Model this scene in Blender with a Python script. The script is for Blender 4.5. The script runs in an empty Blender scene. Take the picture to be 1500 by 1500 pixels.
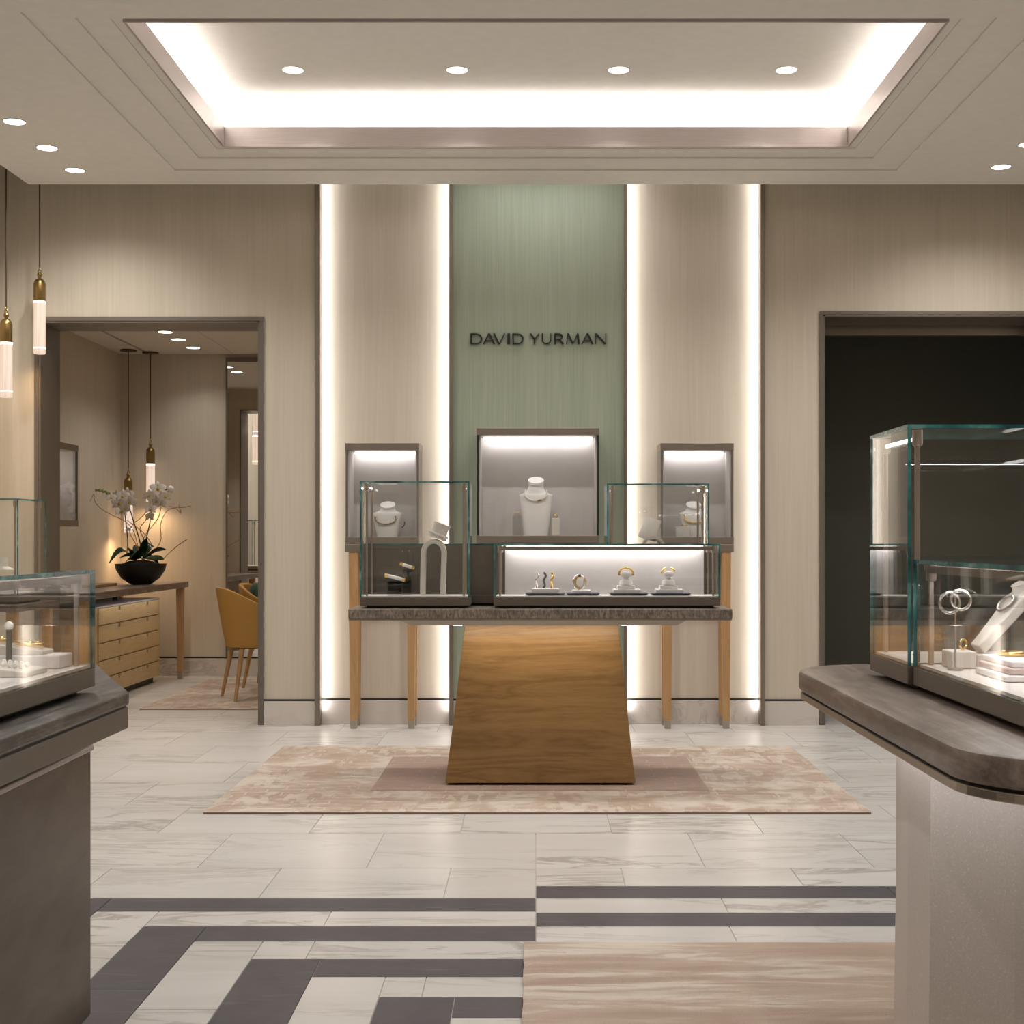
import bpy, bmesh, math, random
from mathutils import Vector, Matrix
random.seed(7)
PI = math.pi
scene = bpy.context.scene
COL = scene.collection

# ------------------------------------------------------------------ camera
F = 2100.0            # focal length in pixels of the 1500 px frame
HC = 1.2              # eye height
VX, VY = 785.0, 791.0 # vanishing point
cam_d = bpy.data.cameras.new('camera'); cam = bpy.data.objects.new('camera', cam_d)
COL.objects.link(cam)
cam.location = (0, 0, HC); cam.rotation_euler = (PI/2, 0, 0)
cam_d.sensor_width = 36.0; cam_d.lens = F/1500*36
cam_d.shift_x = -(VX-750)/1500; cam_d.shift_y = (VY-750)/1500
cam_d.clip_start = 0.05
scene.camera = cam

# ------------------------------------------------------------------ world and exposure
w = bpy.data.worlds.new('world'); scene.world = w; w.use_nodes = True
w.node_tree.nodes['Background'].inputs[0].default_value = (1.0, 0.94, 0.87, 1)
w.node_tree.nodes['Background'].inputs[1].default_value = 0.42
vs = scene.view_settings
vs.view_transform = 'Standard'; vs.look = 'None'; vs.gamma = 1; vs.use_curve_mapping = False
vs.exposure = 0.45

WARM = (1.0, 0.965, 0.925); LEDC = (1.0, 0.96, 0.96); TUNG = (1.0, 0.66, 0.36)
def area(name, loc, rot, sx, sy, power, color=LEDC, spread=PI):
    d = bpy.data.lights.new(name, 'AREA'); d.shape = 'RECTANGLE'; d.size = sx; d.size_y = sy
    d.energy = power; d.color = color; d.spread = spread
    o = bpy.data.objects.new(name, d); COL.objects.link(o); o.location = loc; o.rotation_euler = rot
    return o
def spot(name, loc, power, angle=95, blend=0.8, color=WARM, rot=(0,0,0), r=0.045):
    d = bpy.data.lights.new(name, 'SPOT'); d.energy = power; d.spot_size = math.radians(angle)
    d.spot_blend = blend; d.color = color; d.shadow_soft_size = r
    o = bpy.data.objects.new(name, d); COL.objects.link(o); o.location = loc; o.rotation_euler = rot
    return o
def point(name, loc, power, color=TUNG, r=0.03):
    d = bpy.data.lights.new(name, 'POINT'); d.energy = power; d.color = color; d.shadow_soft_size = r
    o = bpy.data.objects.new(name, d); COL.objects.link(o); o.location = loc
    return o

# ---- key dimensions (metres)
YW = 9.3                                   # back wall plane
def wx(px, Y=YW): return (px-VX)*Y/F
def wz(py, Y=YW): return HC-(py-VY)*Y/F
ZC = 3.42                                  # dropped ceiling
ZU = 4.0                                   # ceiling of the slot above it
YE, XE = 8.95, -3.167                      # edges of the dropped ceiling
XL, XR = -3.5, 3.7                         # side walls
TX0, TX1, TY0, TY1 = -1.78, 1.78, 6.175, 8.15   # tray opening
ZTRAY = 3.72
FINS = [(462, 470), (658, 664), (914, 919), (1113, 1119)]

# ---- large lights: the tray cove, the wall light slots
zl = ZC+0.135
area('cove_led', (0, TY1+0.10, zl), (PI-0.35, 0, 0), TX1-TX0, 0.03, 11)
area('cove_led', (0, TY0-0.10, zl), (PI+0.35, 0, 0), TX1-TX0, 0.03, 8)
area('cove_led', (TX0-0.10, (TY0+TY1)/2, zl), (PI, -0.35, 0), 0.03, TY1-TY0, 7.5)
area('cove_led', (TX1+0.10, (TY0+TY1)/2, zl), (PI, 0.35, 0), 0.03, TY1-TY0, 7.5)
for i, (px, s) in enumerate(((470, 1), (658, -1), (919, 1), (1113, -1))):
    # light leaves the fin sideways and grazes the recessed panel
    area('wall_slot_led', (wx(px)+s*0.006, 9.315, 1.95), (PI/2, 0, -s*PI/2*0.62), 0.018, 3.7, 3.6)
# wall washer in the ceiling slot above the green panel
area('slot_washer', (wx(789), 9.00, 3.70), (0.12, 0, 0), 1.0, 0.03, 2.4, LEDC, 2.2)
# unseen fill spots added beyond the frame, over the camera's side of the shop
for x in (-2.6, -0.9, 0.9, 2.6):
    for y in (-3.2, -1.3, 0.6, 2.6, 4.3, 5.6):
        spot('fill_spot', (x, y, ZC-0.02), 25, 140, 0.9)

# ------------------------------------------------------------------ materials
MATS = {}
def mat(name):
    m = bpy.data.materials.new(name); m.use_nodes = True
    MATS[name] = m
    nt = m.node_tree
    return m, nt, nt.nodes['Principled BSDF'], nt.nodes['Material Output']
def setp(b, col=None, rough=None, metal=None, spec=None, trans=None, sheen=None, coat=None):
    if col is not None: b.inputs['Base Color'].default_value = (*col, 1)
    if rough is not None: b.inputs['Roughness'].default_value = rough
    if metal is not None: b.inputs['Metallic'].default_value = metal
    if spec is not None: b.inputs['Specular IOR Level'].default_value = spec
    if trans is not None: b.inputs['Transmission Weight'].default_value = trans
    if sheen is not None: b.inputs['Sheen Weight'].default_value = sheen
    if coat is not None: b.inputs['Coat Weight'].default_value = coat
def N(nt, t, **kw):
    n = nt.nodes.new(t)
    for k, v in kw.items():
        if k in n.inputs: n.inputs[k].default_value = v
        else: setattr(n, k, v)
    return n
def coords(nt, scale=(1,1,1), rot=(0,0,0), random_offset=False, space='Object'):
    tc = N(nt, 'ShaderNodeTexCoord'); mp = N(nt, 'ShaderNodeMapping')
    if space == 'World':
        g = N(nt, 'ShaderNodeNewGeometry'); src = g.outputs['Position']
    else: src = tc.outputs['Object']
    if random_offset:
        oi = N(nt, 'ShaderNodeObjectInfo'); v = N(nt, 'ShaderNodeVectorMath', operation='SCALE')
        cx = N(nt, 'ShaderNodeCombineXYZ')
        nt.links.new(oi.outputs['Random'], cx.inputs[0]); nt.links.new(oi.outputs['Random'], cx.inputs[1]); nt.links.new(oi.outputs['Random'], cx.inputs[2])
        nt.links.new(cx.outputs[0], v.inputs[0]); v.inputs['Scale'].default_value = 37.0
        a = N(nt, 'ShaderNodeVectorMath', operation='ADD')
        nt.links.new(src, a.inputs[0]); nt.links.new(v.outputs[0], a.inputs[1]); src = a.outputs[0]
    mp.inputs['Scale'].default_value = scale; mp.inputs['Rotation'].default_value = rot
    nt.links.new(src, mp.inputs['Vector'])
    return mp.outputs['Vector']
def noise(nt, vec, scale=5, detail=4, rough=0.55, dist=0.0):
    n = N(nt, 'ShaderNodeTexNoise'); n.inputs['Scale'].default_value = scale; n.inputs['Detail'].default_value = detail
    n.inputs['Roughness'].default_value = rough; n.inputs['Distortion'].default_value = dist
    nt.links.new(vec, n.inputs['Vector']); return n.outputs['Fac']
def ramp(nt, fac, stops):
    r = N(nt, 'ShaderNodeValToRGB'); e = r.color_ramp.elements
    while len(e) < len(stops): e.new(0.5)
    for el, (p, c) in zip(e, stops):
        el.position = p; el.color = (*c, 1) if len(c) == 3 else c
    nt.links.new(fac, r.inputs['Fac']); return r.outputs['Color']
def mixc(nt, fac, a, b, mode='MIX'):
    m = N(nt, 'ShaderNodeMix', data_type='RGBA', blend_type=mode)
    for i, v in ((0, fac), (6, a), (7, b)):
        if hasattr(v, 'is_output'): nt.links.new(v, m.inputs[i])
        elif i == 0: m.inputs[0].default_value = v
        else: m.inputs[i].default_value = (*v, 1)
    return m.outputs[2]
def bump(nt, b, h, strength=0.2, dist=0.01):
    n = N(nt, 'ShaderNodeBump'); n.inputs['Strength'].default_value = strength; n.inputs['Distance'].default_value = dist
    nt.links.new(h, n.inputs['Height']); nt.links.new(n.outputs[0], b.inputs['Normal'])

def simple(name, col, rough=0.5, metal=0.0, **kw):
    m, nt, b, o = mat(name); setp(b, col, rough, metal, **kw)
    v = coords(nt); f = noise(nt, v, 14, 3)
    c = mixc(nt, f, tuple(x*0.94 for x in col), tuple(min(1, x*1.06) for x in col))
    nt.links.new(c, b.inputs['Base Color'])
    return m
def emis(name, col, s):
    m, nt, b, o = mat(name); setp(b, (0.9, 0.9, 0.9), 0.5)
    b.inputs['Emission Color'].default_value = (*col, 1); b.inputs['Emission Strength'].default_value = s
    return m
def wall_cloth(name, c0, c1, c2):
    m, nt, b, o = mat(name); setp(b, None, 0.75, 0, spec=0.2)
    v = coords(nt, (1, 1, 0.022), space='World'); f = noise(nt, v, 75, 5, 0.6)
    v2 = coords(nt, (1, 1, 0.10), space='World'); f2 = noise(nt, v2, 7, 4, 0.6)
    v3 = coords(nt, (1, 1, 1), space='World'); f3 = noise(nt, v3, 240, 2, 0.5)
    c = ramp(nt, f, [(0.25, c0), (0.5, c1), (0.75, c2)])
    c = mixc(nt, 0.32, c, ramp(nt, f2, [(0.3, c0), (0.7, c2)]))
    nt.links.new(c, b.inputs['Base Color'])
    bump(nt, b, f, 0.12, 0.004)
    return m
wall_cloth('silk_beige', (0.535,0.473,0.38), (0.585,0.52,0.425), (0.635,0.57,0.47))
wall_cloth('silk_green', (0.31,0.355,0.265), (0.36,0.405,0.315), (0.42,0.465,0.365))
simple('ceiling_paint', (0.76,0.73,0.68), 0.85, spec=0.15)
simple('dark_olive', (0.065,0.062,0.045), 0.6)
simple('bronze', (0.26,0.22,0.18), 0.38, 0.6)
simple('bronze_paint', (0.165,0.138,0.112), 0.42, 0.25)
simple('bronze_light', (0.35,0.30,0.25), 0.32, 0.8)
simple('black_metal', (0.012,0.011,0.010), 0.5)
simple('shadow_gap', (0.05,0.043,0.036), 0.8)
simple('brass_aged', (0.30,0.20,0.075), 0.34, 0.95)
simple('rod_brown', (0.085,0.055,0.03), 0.4, 0.6)
simple('ferrule', (0.42,0.37,0.31), 0.35, 0.8)
simple('steel_post', (0.45,0.385,0.335), 0.3, 0.8)
simple('fabric_grey', (0.62,0.59,0.575), 0.85)
simple('deck_white', (0.66,0.63,0.60), 0.75)
simple('display_white', (0.80,0.77,0.76), 0.7)
simple('display_cream', (0.66,0.62,0.56), 0.8)
simple('display_pink', (0.60,0.46,0.44), 0.8)
simple('tray_black', (0.018,0.018,0.026), 0.5)
simple('tray_navy', (0.02,0.022,0.06), 0.5)
simple('gold', (0.83,0.55,0.18), 0.2, 1.0)
simple('silver', (0.80,0.78,0.74), 0.2, 1.0)
simple('gunmetal', (0.07,0.07,0.08), 0.3, 0.8)
simple('pearl', (0.86,0.83,0.78), 0.25)
simple('letter_black', (0.008,0.008,0.008), 0.45)
simple('leather_mustard', (0.46,0.245,0.055), 0.55)
simple('leather_edge', (0.55,0.31,0.10), 0.55)
simple('pillow_green', (0.012,0.045,0.03), 0.85, sheen=0.2)
simple('leaf', (0.012,0.045,0.014), 0.28)
simple('stem', (0.05,0.045,0.02), 0.6)
simple('twig', (0.36,0.19,0.06), 0.6)
simple('petal', (0.86,0.82,0.80), 0.6)
simple('petal_lip', (0.55,0.42,0.03), 0.5)
simple('bud_green', (0.35,0.40,0.14), 0.5)
simple('pot_black', (0.008,0.008,0.008), 0.4)
simple('soil', (0.014,0.016,0.010), 0.95)
simple('mat_tan', (0.30,0.19,0.10), 0.6)
simple('grout', (0.62,0.575,0.52), 0.8)
emis('lamp_lens', (1.0,0.95,0.88), 6.0)
emis('led', (1.0,0.95,0.93), 5.0)

def metal_brushed():
    m, nt, b, o = mat('fascia_metal'); setp(b, None, 0.4, 0.4)
    v = coords(nt, (0.6, 0.6, 40), space='World'); f = noise(nt, v, 12, 3)
    nt.links.new(ramp(nt, f, [(0.3, (0.46,0.40,0.385)), (0.7, (0.54,0.475,0.455))]), b.inputs['Base Color'])
metal_brushed()
def marble(name, base, vein, vein2, rough=0.22, rnd=True, stretch=(0.55, 2.6, 1)):
    m, nt, b, o = mat(name); setp(b, None, rough, 0)
    v = coords(nt, stretch, rot=(0, 0, 0.10), random_offset=rnd, space='World')
    f1 = noise(nt, v, 1.7, 8, 0.62, 1.1); f2 = noise(nt, v, 1.0, 6, 0.6, 0.8); f3 = noise(nt, v, 0.6, 3, 0.5)
    def line(f, wdt):
        a = N(nt, 'ShaderNodeMath', operation='SUBTRACT'); nt.links.new(f, a.inputs[0]); a.inputs[1].default_value = 0.5
        c = N(nt, 'ShaderNodeMath', operation='ABSOLUTE'); nt.links.new(a.outputs[0], c.inputs[0])
        return ramp(nt, c.outputs[0], [(0.0, (1,1,1)), (wdt, (0,0,0))])
    msk = ramp(nt, f3, [(0.38, (0,0,0)), (0.58, (1,1,1))])
    l1 = mixc(nt, 1.0, line(f1, 0.035), msk, 'MULTIPLY')
    bc = mixc(nt, ramp(nt, f2, [(0.35, (0,0,0)), (0.75, (1,1,1))]), base, vein2)
    s = N(nt, 'ShaderNodeMath', operation='MULTIPLY'); nt.links.new(l1, s.inputs[0]); s.inputs[1].default_value = 0.8
    c = mixc(nt, s.outputs[0], bc, vein)
    if rnd:
        oi = N(nt, 'ShaderNodeObjectInfo')
        t = ramp(nt, oi.outputs['Random'], [(0, (0.955,0.955,0.955)), (1, (1.0,0.995,0.985))])
        c = mixc(nt, 1.0, c, t, 'MULTIPLY')
    nt.links.new(c, b.inputs['Base Color'])
marble('marble_white', (0.70,0.682,0.662), (0.33,0.31,0.285), (0.59,0.568,0.542), 0.3)
marble('marble_base', (0.64,0.59,0.545), (0.38,0.33,0.30), (0.58,0.53,0.48), 0.3, False, (0.8, 0.8, 1.6))
def dark_tile():
    m, nt, b, o = mat('stone_charcoal'); setp(b, None, 0.45, 0)
    v = coords(nt, (1, 1, 1), rot=(0,0,0.8), random_offset=True, space='World')
    v2 = coords(nt, (1, 9, 1), rot=(0,0,0.7), random_offset=True, space='World')
    f = noise(nt, v, 9, 6, 0.65); f2 = noise(nt, v2, 4.5, 6, 0.6)
    c = ramp(nt, f, [(0.3, (0.044,0.038,0.046)), (0.7, (0.071,0.063,0.073))])
    l = ramp(nt, f2, [(0.60, (0,0,0)), (0.75, (0.6,0.6,0.6))])
    nt.links.new(mixc(nt, l, c, (0.17,0.165,0.17)), b.inputs['Base Color'])
dark_tile()
def counter_stone(name, axis, c0, c1, c2, c3=None):
    m, nt, b, o = mat(name); setp(b, None, 0.36, 0)
    sc = (1, 0.07, 0.8) if axis == 'Y' else (0.13, 1, 1)
    v = coords(nt, sc, space='World'); f = noise(nt, v, 48, 7, 0.7, 0.3)
    v2 = coords(nt, (1, 0.5, 1) if axis == 'Y' else (0.8, 1, 1.0), space='World'); f2 = noise(nt, v2, 10, 7, 0.7, 1.5)
    c = ramp(nt, f, [(0.3, c0), (0.5, c1), (0.7, c2)])
    c = mixc(nt, 0.4, c, ramp(nt, f2, [(0.35, c0), (0.52, c1), (0.72, c2)]))
    if axis == 'Z':
        f6 = noise(nt, coords(nt, (1,1,0.35), space='World'), 75, 5, 0.7, 0.6)
        c = mixc(nt, 0.6, c, ramp(nt, f6, [(0.38, c0), (0.5, c1), (0.62, c2)]))
    if c3:
        v4 = coords(nt, (1.5, 0.35, 1), rot=(0,0,-0.5), space='World'); f4 = noise(nt, v4, 6, 6, 0.6, 1.2)
        c = mixc(nt, ramp(nt, f4, [(0.60, (0,0,0)), (0.66, (0.7,0.7,0.7))]), c, c3)
    nt.links.new(c, b.inputs['Base Color'])
counter_stone('stone_table', 'Z', (0.07,0.052,0.040), (0.20,0.16,0.13), (0.42,0.35,0.29))
counter_stone('stone_brown', 'Y', (0.065,0.046,0.036), (0.165,0.126,0.103), (0.34,0.275,0.235))
counter_stone('stone_dark', 'Y', (0.022,0.019,0.017), (0.07,0.061,0.055), (0.33,0.30,0.275), (0.22,0.155,0.075))
def wood(name, c0, c1, c2, axis='X', sc=1.0):
    m, nt, b, o = mat(name); setp(b, None, 0.42, 0)
    s = {'X': (0.55, 3.0, 4.2), 'Y': (3.0, 0.5, 6.0), 'Z': (7.0, 7.0, 0.45)}[axis]
    v = coords(nt, tuple(k*sc for k in s), space='World')
    f = noise(nt, v, 1.7, 5, 0.55, 1.6)
    mm = N(nt, 'ShaderNodeMath', operation='MULTIPLY'); nt.links.new(f, mm.inputs[0]); mm.inputs[1].default_value = 9.0
    fr = N(nt, 'ShaderNodeMath', operation='PINGPONG'); nt.links.new(mm.outputs[0], fr.inputs[0]); fr.inputs[1].default_value = 1.0
    v2 = coords(nt, tuple(k*6*sc for k in s), space='World'); f2 = noise(nt, v2, 4.0, 4, 0.6)
    c = ramp(nt, fr.outputs[0], [(0.0, c0), (0.35, c1), (1.0, c2)])
    c = mixc(nt, 0.35, c, ramp(nt, f2, [(0.3, c0), (0.7, c2)]))
    nt.links.new(c, b.inputs['Base Color'])
wood('oak_pedestal', (0.185,0.096,0.029), (0.25,0.134,0.043), (0.32,0.183,0.066))
wood('oak_leg', (0.40,0.225,0.095), (0.45,0.26,0.115), (0.50,0.30,0.14), 'Z')
wood('oak_drawer', (0.47,0.32,0.15), (0.53,0.375,0.185), (0.60,0.435,0.23), 'Y', 2.0)
def leather_panel():
    m, nt, b, o = mat('wood_dark_panel'); setp(b, None, 0.38, 0.25)
    v = coords(nt, (6, 1.0, 3.0), rot=(0.35,0,0), space='World'); f = noise(nt, v, 6, 6, 0.6, 0.5)
    nt.links.new(ramp(nt, f, [(0.3, (0.095,0.07,0.052)), (0.7, (0.145,0.11,0.084))]), b.inputs['Base Color'])
leather_panel()
def pearl_paint():
    m, nt, b, o = mat('pearl_column'); setp(b, None, 0.5, 0.25)
    v = coords(nt, (1,1,1), space='World'); f = noise(nt, v, 260, 2, 0.7)
    nt.links.new(ramp(nt, f, [(0.3, (0.58,0.53,0.495)), (0.62, (0.64,0.59,0.555)), (0.78, (0.86,0.82,0.79))]), b.inputs['Base Color'])
pearl_paint()
def rug_mat(name, mode):
    m, nt, b, o = mat(name); setp(b, None, 0.95, 0, spec=0.05, sheen=0.25)
    tan, mid, cream = (0.42,0.30,0.23), (0.52,0.40,0.32), (0.70,0.625,0.545)
    fine = noise(nt, coords(nt, (1,1,1), space='World'), 330, 2, 0.6)
    if mode == 'field':
        v = coords(nt, (0.6,1.0,1), space='World'); f = noise(nt, v, 22, 4, 0.6)
        c = ramp(nt, f, [(0.3, (0.36,0.245,0.20)), (0.7, (0.43,0.30,0.25))])
    else:
        st = (1.0, 1.0, 1) if mode == 'maze' else (0.55, 3.2, 1)
        v = coords(nt, st, space='World')
        f = noise(nt, v, 3.2, 6, 0.62, 0.6)
        c = ramp(nt, f, [(0.36, tan), (0.5, mid), (0.60, cream)])
        # short broken bars woven over the cloud pattern
        vb = coords(nt, (1,1,1), space='World')
        for k, (sx, sy) in enumerate(((7, 30), (26, 7)) if mode == 'maze' else ((2.5, 36),)):
            vor = N(nt, 'ShaderNodeTexVoronoi', distance='CHEBYCHEV'); vor.inputs['Scale'].default_value = 1.0
            mp = coords(nt, (sx, sy, 1), space='World'); nt.links.new(mp, vor.inputs['Vector'])
            sep = N(nt, 'ShaderNodeSeparateColor'); nt.links.new(vor.outputs['Color'], sep.inputs[0])
            msk = ramp(nt, sep.outputs[0], [(0.55, (0,0,0)), (0.62, (0.75,0.75,0.75))])
            f5 = noise(nt, coords(nt, (1,1,1), space='World'), 2.4+k, 2)
            msk = mixc(nt, 1.0, msk, ramp(nt, f5, [(0.42, (0,0,0)), (0.6, (1,1,1))]), 'MULTIPLY')
            c = mixc(nt, msk, c, cream if k == 1 else tan)
    if mode != 'streak':
        bk = N(nt, 'ShaderNodeTexBrick'); bk.inputs['Scale'].default_value = 1.0; bk.inputs['Mortar Size'].default_value = 0.0045
        bk.inputs['Brick Width'].default_value = 0.17; bk.inputs['Row Height'].default_value = 0.075; bk.inputs['Mortar Smooth'].default_value = 0.4
        bk.inputs['Color1'].default_value = (0,0,0,1); bk.inputs['Color2'].default_value = (0,0,0,1); bk.inputs['Mortar'].default_value = (1,1,1,1)
        nt.links.new(coords(nt, (1,1,1), space='World'), bk.inputs['Vector'])
        f7 = noise(nt, coords(nt, (1,1,1), space='World'), 5.5, 3)
        lk = mixc(nt, 1.0, bk.outputs['Color'], ramp(nt, f7, [(0.46, (0,0,0)), (0.56, (0.75,0.75,0.75) if mode == 'maze' else (0.3,0.3,0.3))]), 'MULTIPLY')
        c = mixc(nt, lk, c, cream)
    c = mixc(nt, 0.14, c, ramp(nt, fine, [(0.3, (0.2,0.14,0.1)), (0.7, (0.9,0.8,0.7))]))
    nt.links.new(c, b.inputs['Base Color']); bump(nt, b, fine, 0.5, 0.004)
rug_mat('rug_maze', 'maze'); rug_mat('rug_field', 'field'); rug_mat('rug_streak', 'streak')
simple('rug_edge', (0.30,0.20,0.145), 0.95)
def glass(name, tint, gloss_gain=1.0):
    m, nt, b, o = mat(name); nt.nodes.remove(b)
    lw = N(nt, 'ShaderNodeLayerWeight'); lw.inputs['Blend'].default_value = 0.5
    p = N(nt, 'ShaderNodeMath', operation='POWER'); nt.links.new(lw.outputs['Facing'], p.inputs[0]); p.inputs[1].default_value = 5.0
    ma = N(nt, 'ShaderNodeMath', operation='MULTIPLY_ADD'); nt.links.new(p.outputs[0], ma.inputs[0]); ma.inputs[1].default_value = 0.96; ma.inputs[2].default_value = 0.04*gloss_gain
    tr = N(nt, 'ShaderNodeBsdfTransparent'); tr.inputs[0].default_value = (*tint, 1)
    gl = N(nt, 'ShaderNodeBsdfGlossy'); gl.inputs['Roughness'].default_value = 0.0; gl.inputs['Color'].default_value = (1,1,1,1)
    mx = N(nt, 'ShaderNodeMixShader'); nt.links.new(ma.outputs[0], mx.inputs[0]); nt.links.new(tr.outputs[0], mx.inputs[1]); nt.links.new(gl.outputs[0], mx.inputs[2])
    nt.links.new(mx.outputs[0], o.inputs['Surface'])
glass('glass', (0.993,0.997,0.995)); glass('acrylic', (0.93,0.93,0.93), 2.0)
def glass_edge():
    m, nt, b, o = mat('glass_edge'); setp(b, (0.05,0.22,0.22), 0.12, 0, spec=0.8)
    v = coords(nt, (1,1,1), space='World'); f = noise(nt, v, 9, 3)
    nt.links.new(ramp(nt, f, [(0.35, (0.012,0.075,0.08)), (0.55, (0.04,0.22,0.22)), (0.72, (0.28,0.52,0.50))]), b.inputs['Base Color'])
glass_edge()
m, nt, b, o = mat('mirror'); setp(b, (0.86,0.85,0.82), 0.0, 1.0)
def tube_glass():
    m, nt, b, o = mat('lamp_tube'); setp(b, (0.22,0.18,0.15), 0.35)
    tc = N(nt, 'ShaderNodeTexCoord'); v = coords(nt, (1,1,0.02)); f = noise(nt, v, 90, 2)
    c = ramp(nt, f, [(0.35, (0.80,0.56,0.42)), (0.65, (1.0,0.80,0.66))])
    nt.links.new(c, b.inputs['Emission Color']); b.inputs['Emission Strength'].default_value = 0.62
tube_glass()
emis('lamp_glow', (1.0,0.88,0.76), 2.2)

# ------------------------------------------------------------------ mesh helpers
class MB:
    def __init__(s): s.v = []; s.f = []; s.m = []
    def add(s, vs, fs, mi=0):
        o = len(s.v); s.v += [tuple(v) for v in vs]
        for f in fs: s.f.append(tuple(i+o for i in f)); s.m.append(mi)
        return s
    def box(s, x0, x1, y0, y1, z0, z1, mi=0, edge=None, thin=None):
        vs = [(x,y,z) for z in (z0,z1) for y in (y0,y1) for x in (x0,x1)]
        fs = [(0,2,3,1),(4,5,7,6),(0,1,5,4),(2,6,7,3),(0,4,6,2),(1,3,7,5)]   # -z +z -y +y -x +x
        o = len(s.v); s.v += vs
        for k, f in enumerate(fs):
            s.f.append(tuple(i+o for i in f))
            s.m.append(edge if (edge is not None and k//2 != {'z':0,'y':1,'x':2}[thin]) else mi)
        return s
    def prism(s, poly, z0, z1, mi=0):
        n = len(poly)
        vs = [(x,y,z0) for x,y in poly]+[(x,y,z1) for x,y in poly]
        fs = [tuple(range(n))[::-1], tuple(range(n,2*n))]+[(i,(i+1)%n,(i+1)%n+n,i+n) for i in range(n)]
        return s.add(vs, fs, mi)
    def loft(s, rings, cap=True, mi=0, closed=True):
        n = len(rings[0]); vs = [p for r in rings for p in r]; fs = []
        for k in range(len(rings)-1):
            for i in range(n if closed else n-1):
                j = (i+1) % n
                fs.append((k*n+i, k*n+j, (k+1)*n+j, (k+1)*n+i))
        if cap: fs.append(tuple(range(n))[::-1]); fs.append(tuple((len(rings)-1)*n+i for i in range(n)))
        return s.add(vs, fs, mi)
    def lathe(s, prof, c=(0,0,0), n=24, mi=0, sx=1, sy=1, cap=True):
        rings = [[(c[0]+r*math.cos(2*PI*i/n)*sx, c[1]+r*math.sin(2*PI*i/n)*sy, c[2]+z) for i in range(n)] for r, z in prof]
        return s.loft(rings, cap, mi)
    def tube(s, pts, r, n=8, closed=False, mi=0):
        pts = [Vector(p) for p in pts]; m = len(pts); rings = []
        rr = r if isinstance(r, (list, tuple)) else [r]*m
        nrm = None
        for i, p in enumerate(pts):
            a = pts[(i-1) % m] if (closed or i > 0) else p
            b = pts[(i+1) % m] if (closed or i < m-1) else p
            t = (b-a).normalized()
            if nrm is None:
                nrm = t.orthogonal().normalized()
            nrm = (nrm - t*nrm.dot(t)).normalized()
            bn = t.cross(nrm)
            rings.append([p + (nrm*math.cos(2*PI*k/n)+bn*math.sin(2*PI*k/n))*rr[i] for k in range(n)])
        if closed:
            rings.append(rings[0])
            return s.loft(rings, False, mi)
        return s.loft(rings, True, mi)
    def ball(s, c, r, n=8, mi=0, sz=1.0):
        k = max(3, n//2)
        prof = [(max(1e-4, r*math.sin(PI*i/k)), -r*sz*math.cos(PI*i/k)) for i in range(k+1)]
        return s.lathe(prof, c, n, mi)
    def xf(s, M):
        s.v = [tuple(M @ Vector(v)) for v in s.v]; return s
    def mesh(s, name, mats):
        me = bpy.data.meshes.new(name); me.from_pydata(s.v, [], s.f)
        for m in mats: me.materials.append(MATS[m])
        me.polygons.foreach_set('material_index', s.m)
        bm = bmesh.new(); bm.from_mesh(me); bmesh.ops.recalc_face_normals(bm, faces=bm.faces); bm.to_mesh(me); bm.free()
        me.update(); return me
    def build(s, name, mats, parent=None, smooth=False, bevel=0.0, seg=2):
        if isinstance(mats, str): mats = [mats]
        me = s.mesh(name, mats)
        if smooth:
            me.polygons.foreach_set('use_smooth', [True]*len(me.polygons))
            try: me.set_sharp_from_angle(angle=math.radians(40))
            except Exception: pass
        o = bpy.data.objects.new(name, me); COL.objects.link(o)
        if parent: o.parent = parent
        if bevel:
            bv = o.modifiers.new('bevel', 'BEVEL'); bv.width = bevel; bv.segments = seg; bv.limit_method = 'ANGLE'; bv.angle_limit = math.radians(35)
        return o
def tag(o, label, cat, group=None):
    o['label'] = label; o['category'] = cat
    if group: o['group'] = group
    return o
def thing(name, label, cat, loc=(0,0,0), rz=0, group=None):
    o = bpy.data.objects.new(name, None); COL.objects.link(o); o.location = loc; o.rotation_euler = (0,0,rz)
    o.empty_display_size = 0.05
    return tag(o, label, cat, group)
def struct(o): o['kind'] = 'structure'; return o
def P(px, py, Y): return Vector(((px-VX)*Y/F, Y, HC-(py-VY)*Y/F))
def rrect(x0, x1, y0, y1, r, n=8):
    pts = []
    for cx, cy, a0 in ((x1-r,y1-r,0),(x0+r,y1-r,PI/2),(x0+r,y0+r,PI),(x1-r,y0+r,1.5*PI)):
        for i in range(n+1):
            a = a0+PI/2*i/n; pts.append((cx+r*math.cos(a), cy+r*math.sin(a)))
    return pts

# ================================================================== SETTING
# ---- floor: slab and tiles
fl = struct(MB().box(-3.9, 4.2, -4.6, 13.0, -0.12, -0.004).build('floor', 'grout'))
G = 0.0015
def tile(x0, x1, y0, y1, m):
    o = MB().box(x0+G, x1-G, y0+G, y1-G, -0.03, 0.0).build('tile', m, fl)
T = 0.62
row = 0
y = 5.24
tile_list = []
for row in range(12):
    y0 = 5.24+(row)*T; y1 = y0+T
    off = 0.0 if row % 2 == 0 else T/2
    for c in range(-7, 7):
        x0 = c*T+off; x1 = x0+T
        x0, x1 = max(x0, -3.7), min(x1, 3.7)
        if x1-x0 < 0.05: continue
        if y0 > 10.5 and x0 > 0: continue
        tile(x0, x1, y0, min(y1, 12.68), 'marble_white')
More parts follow.
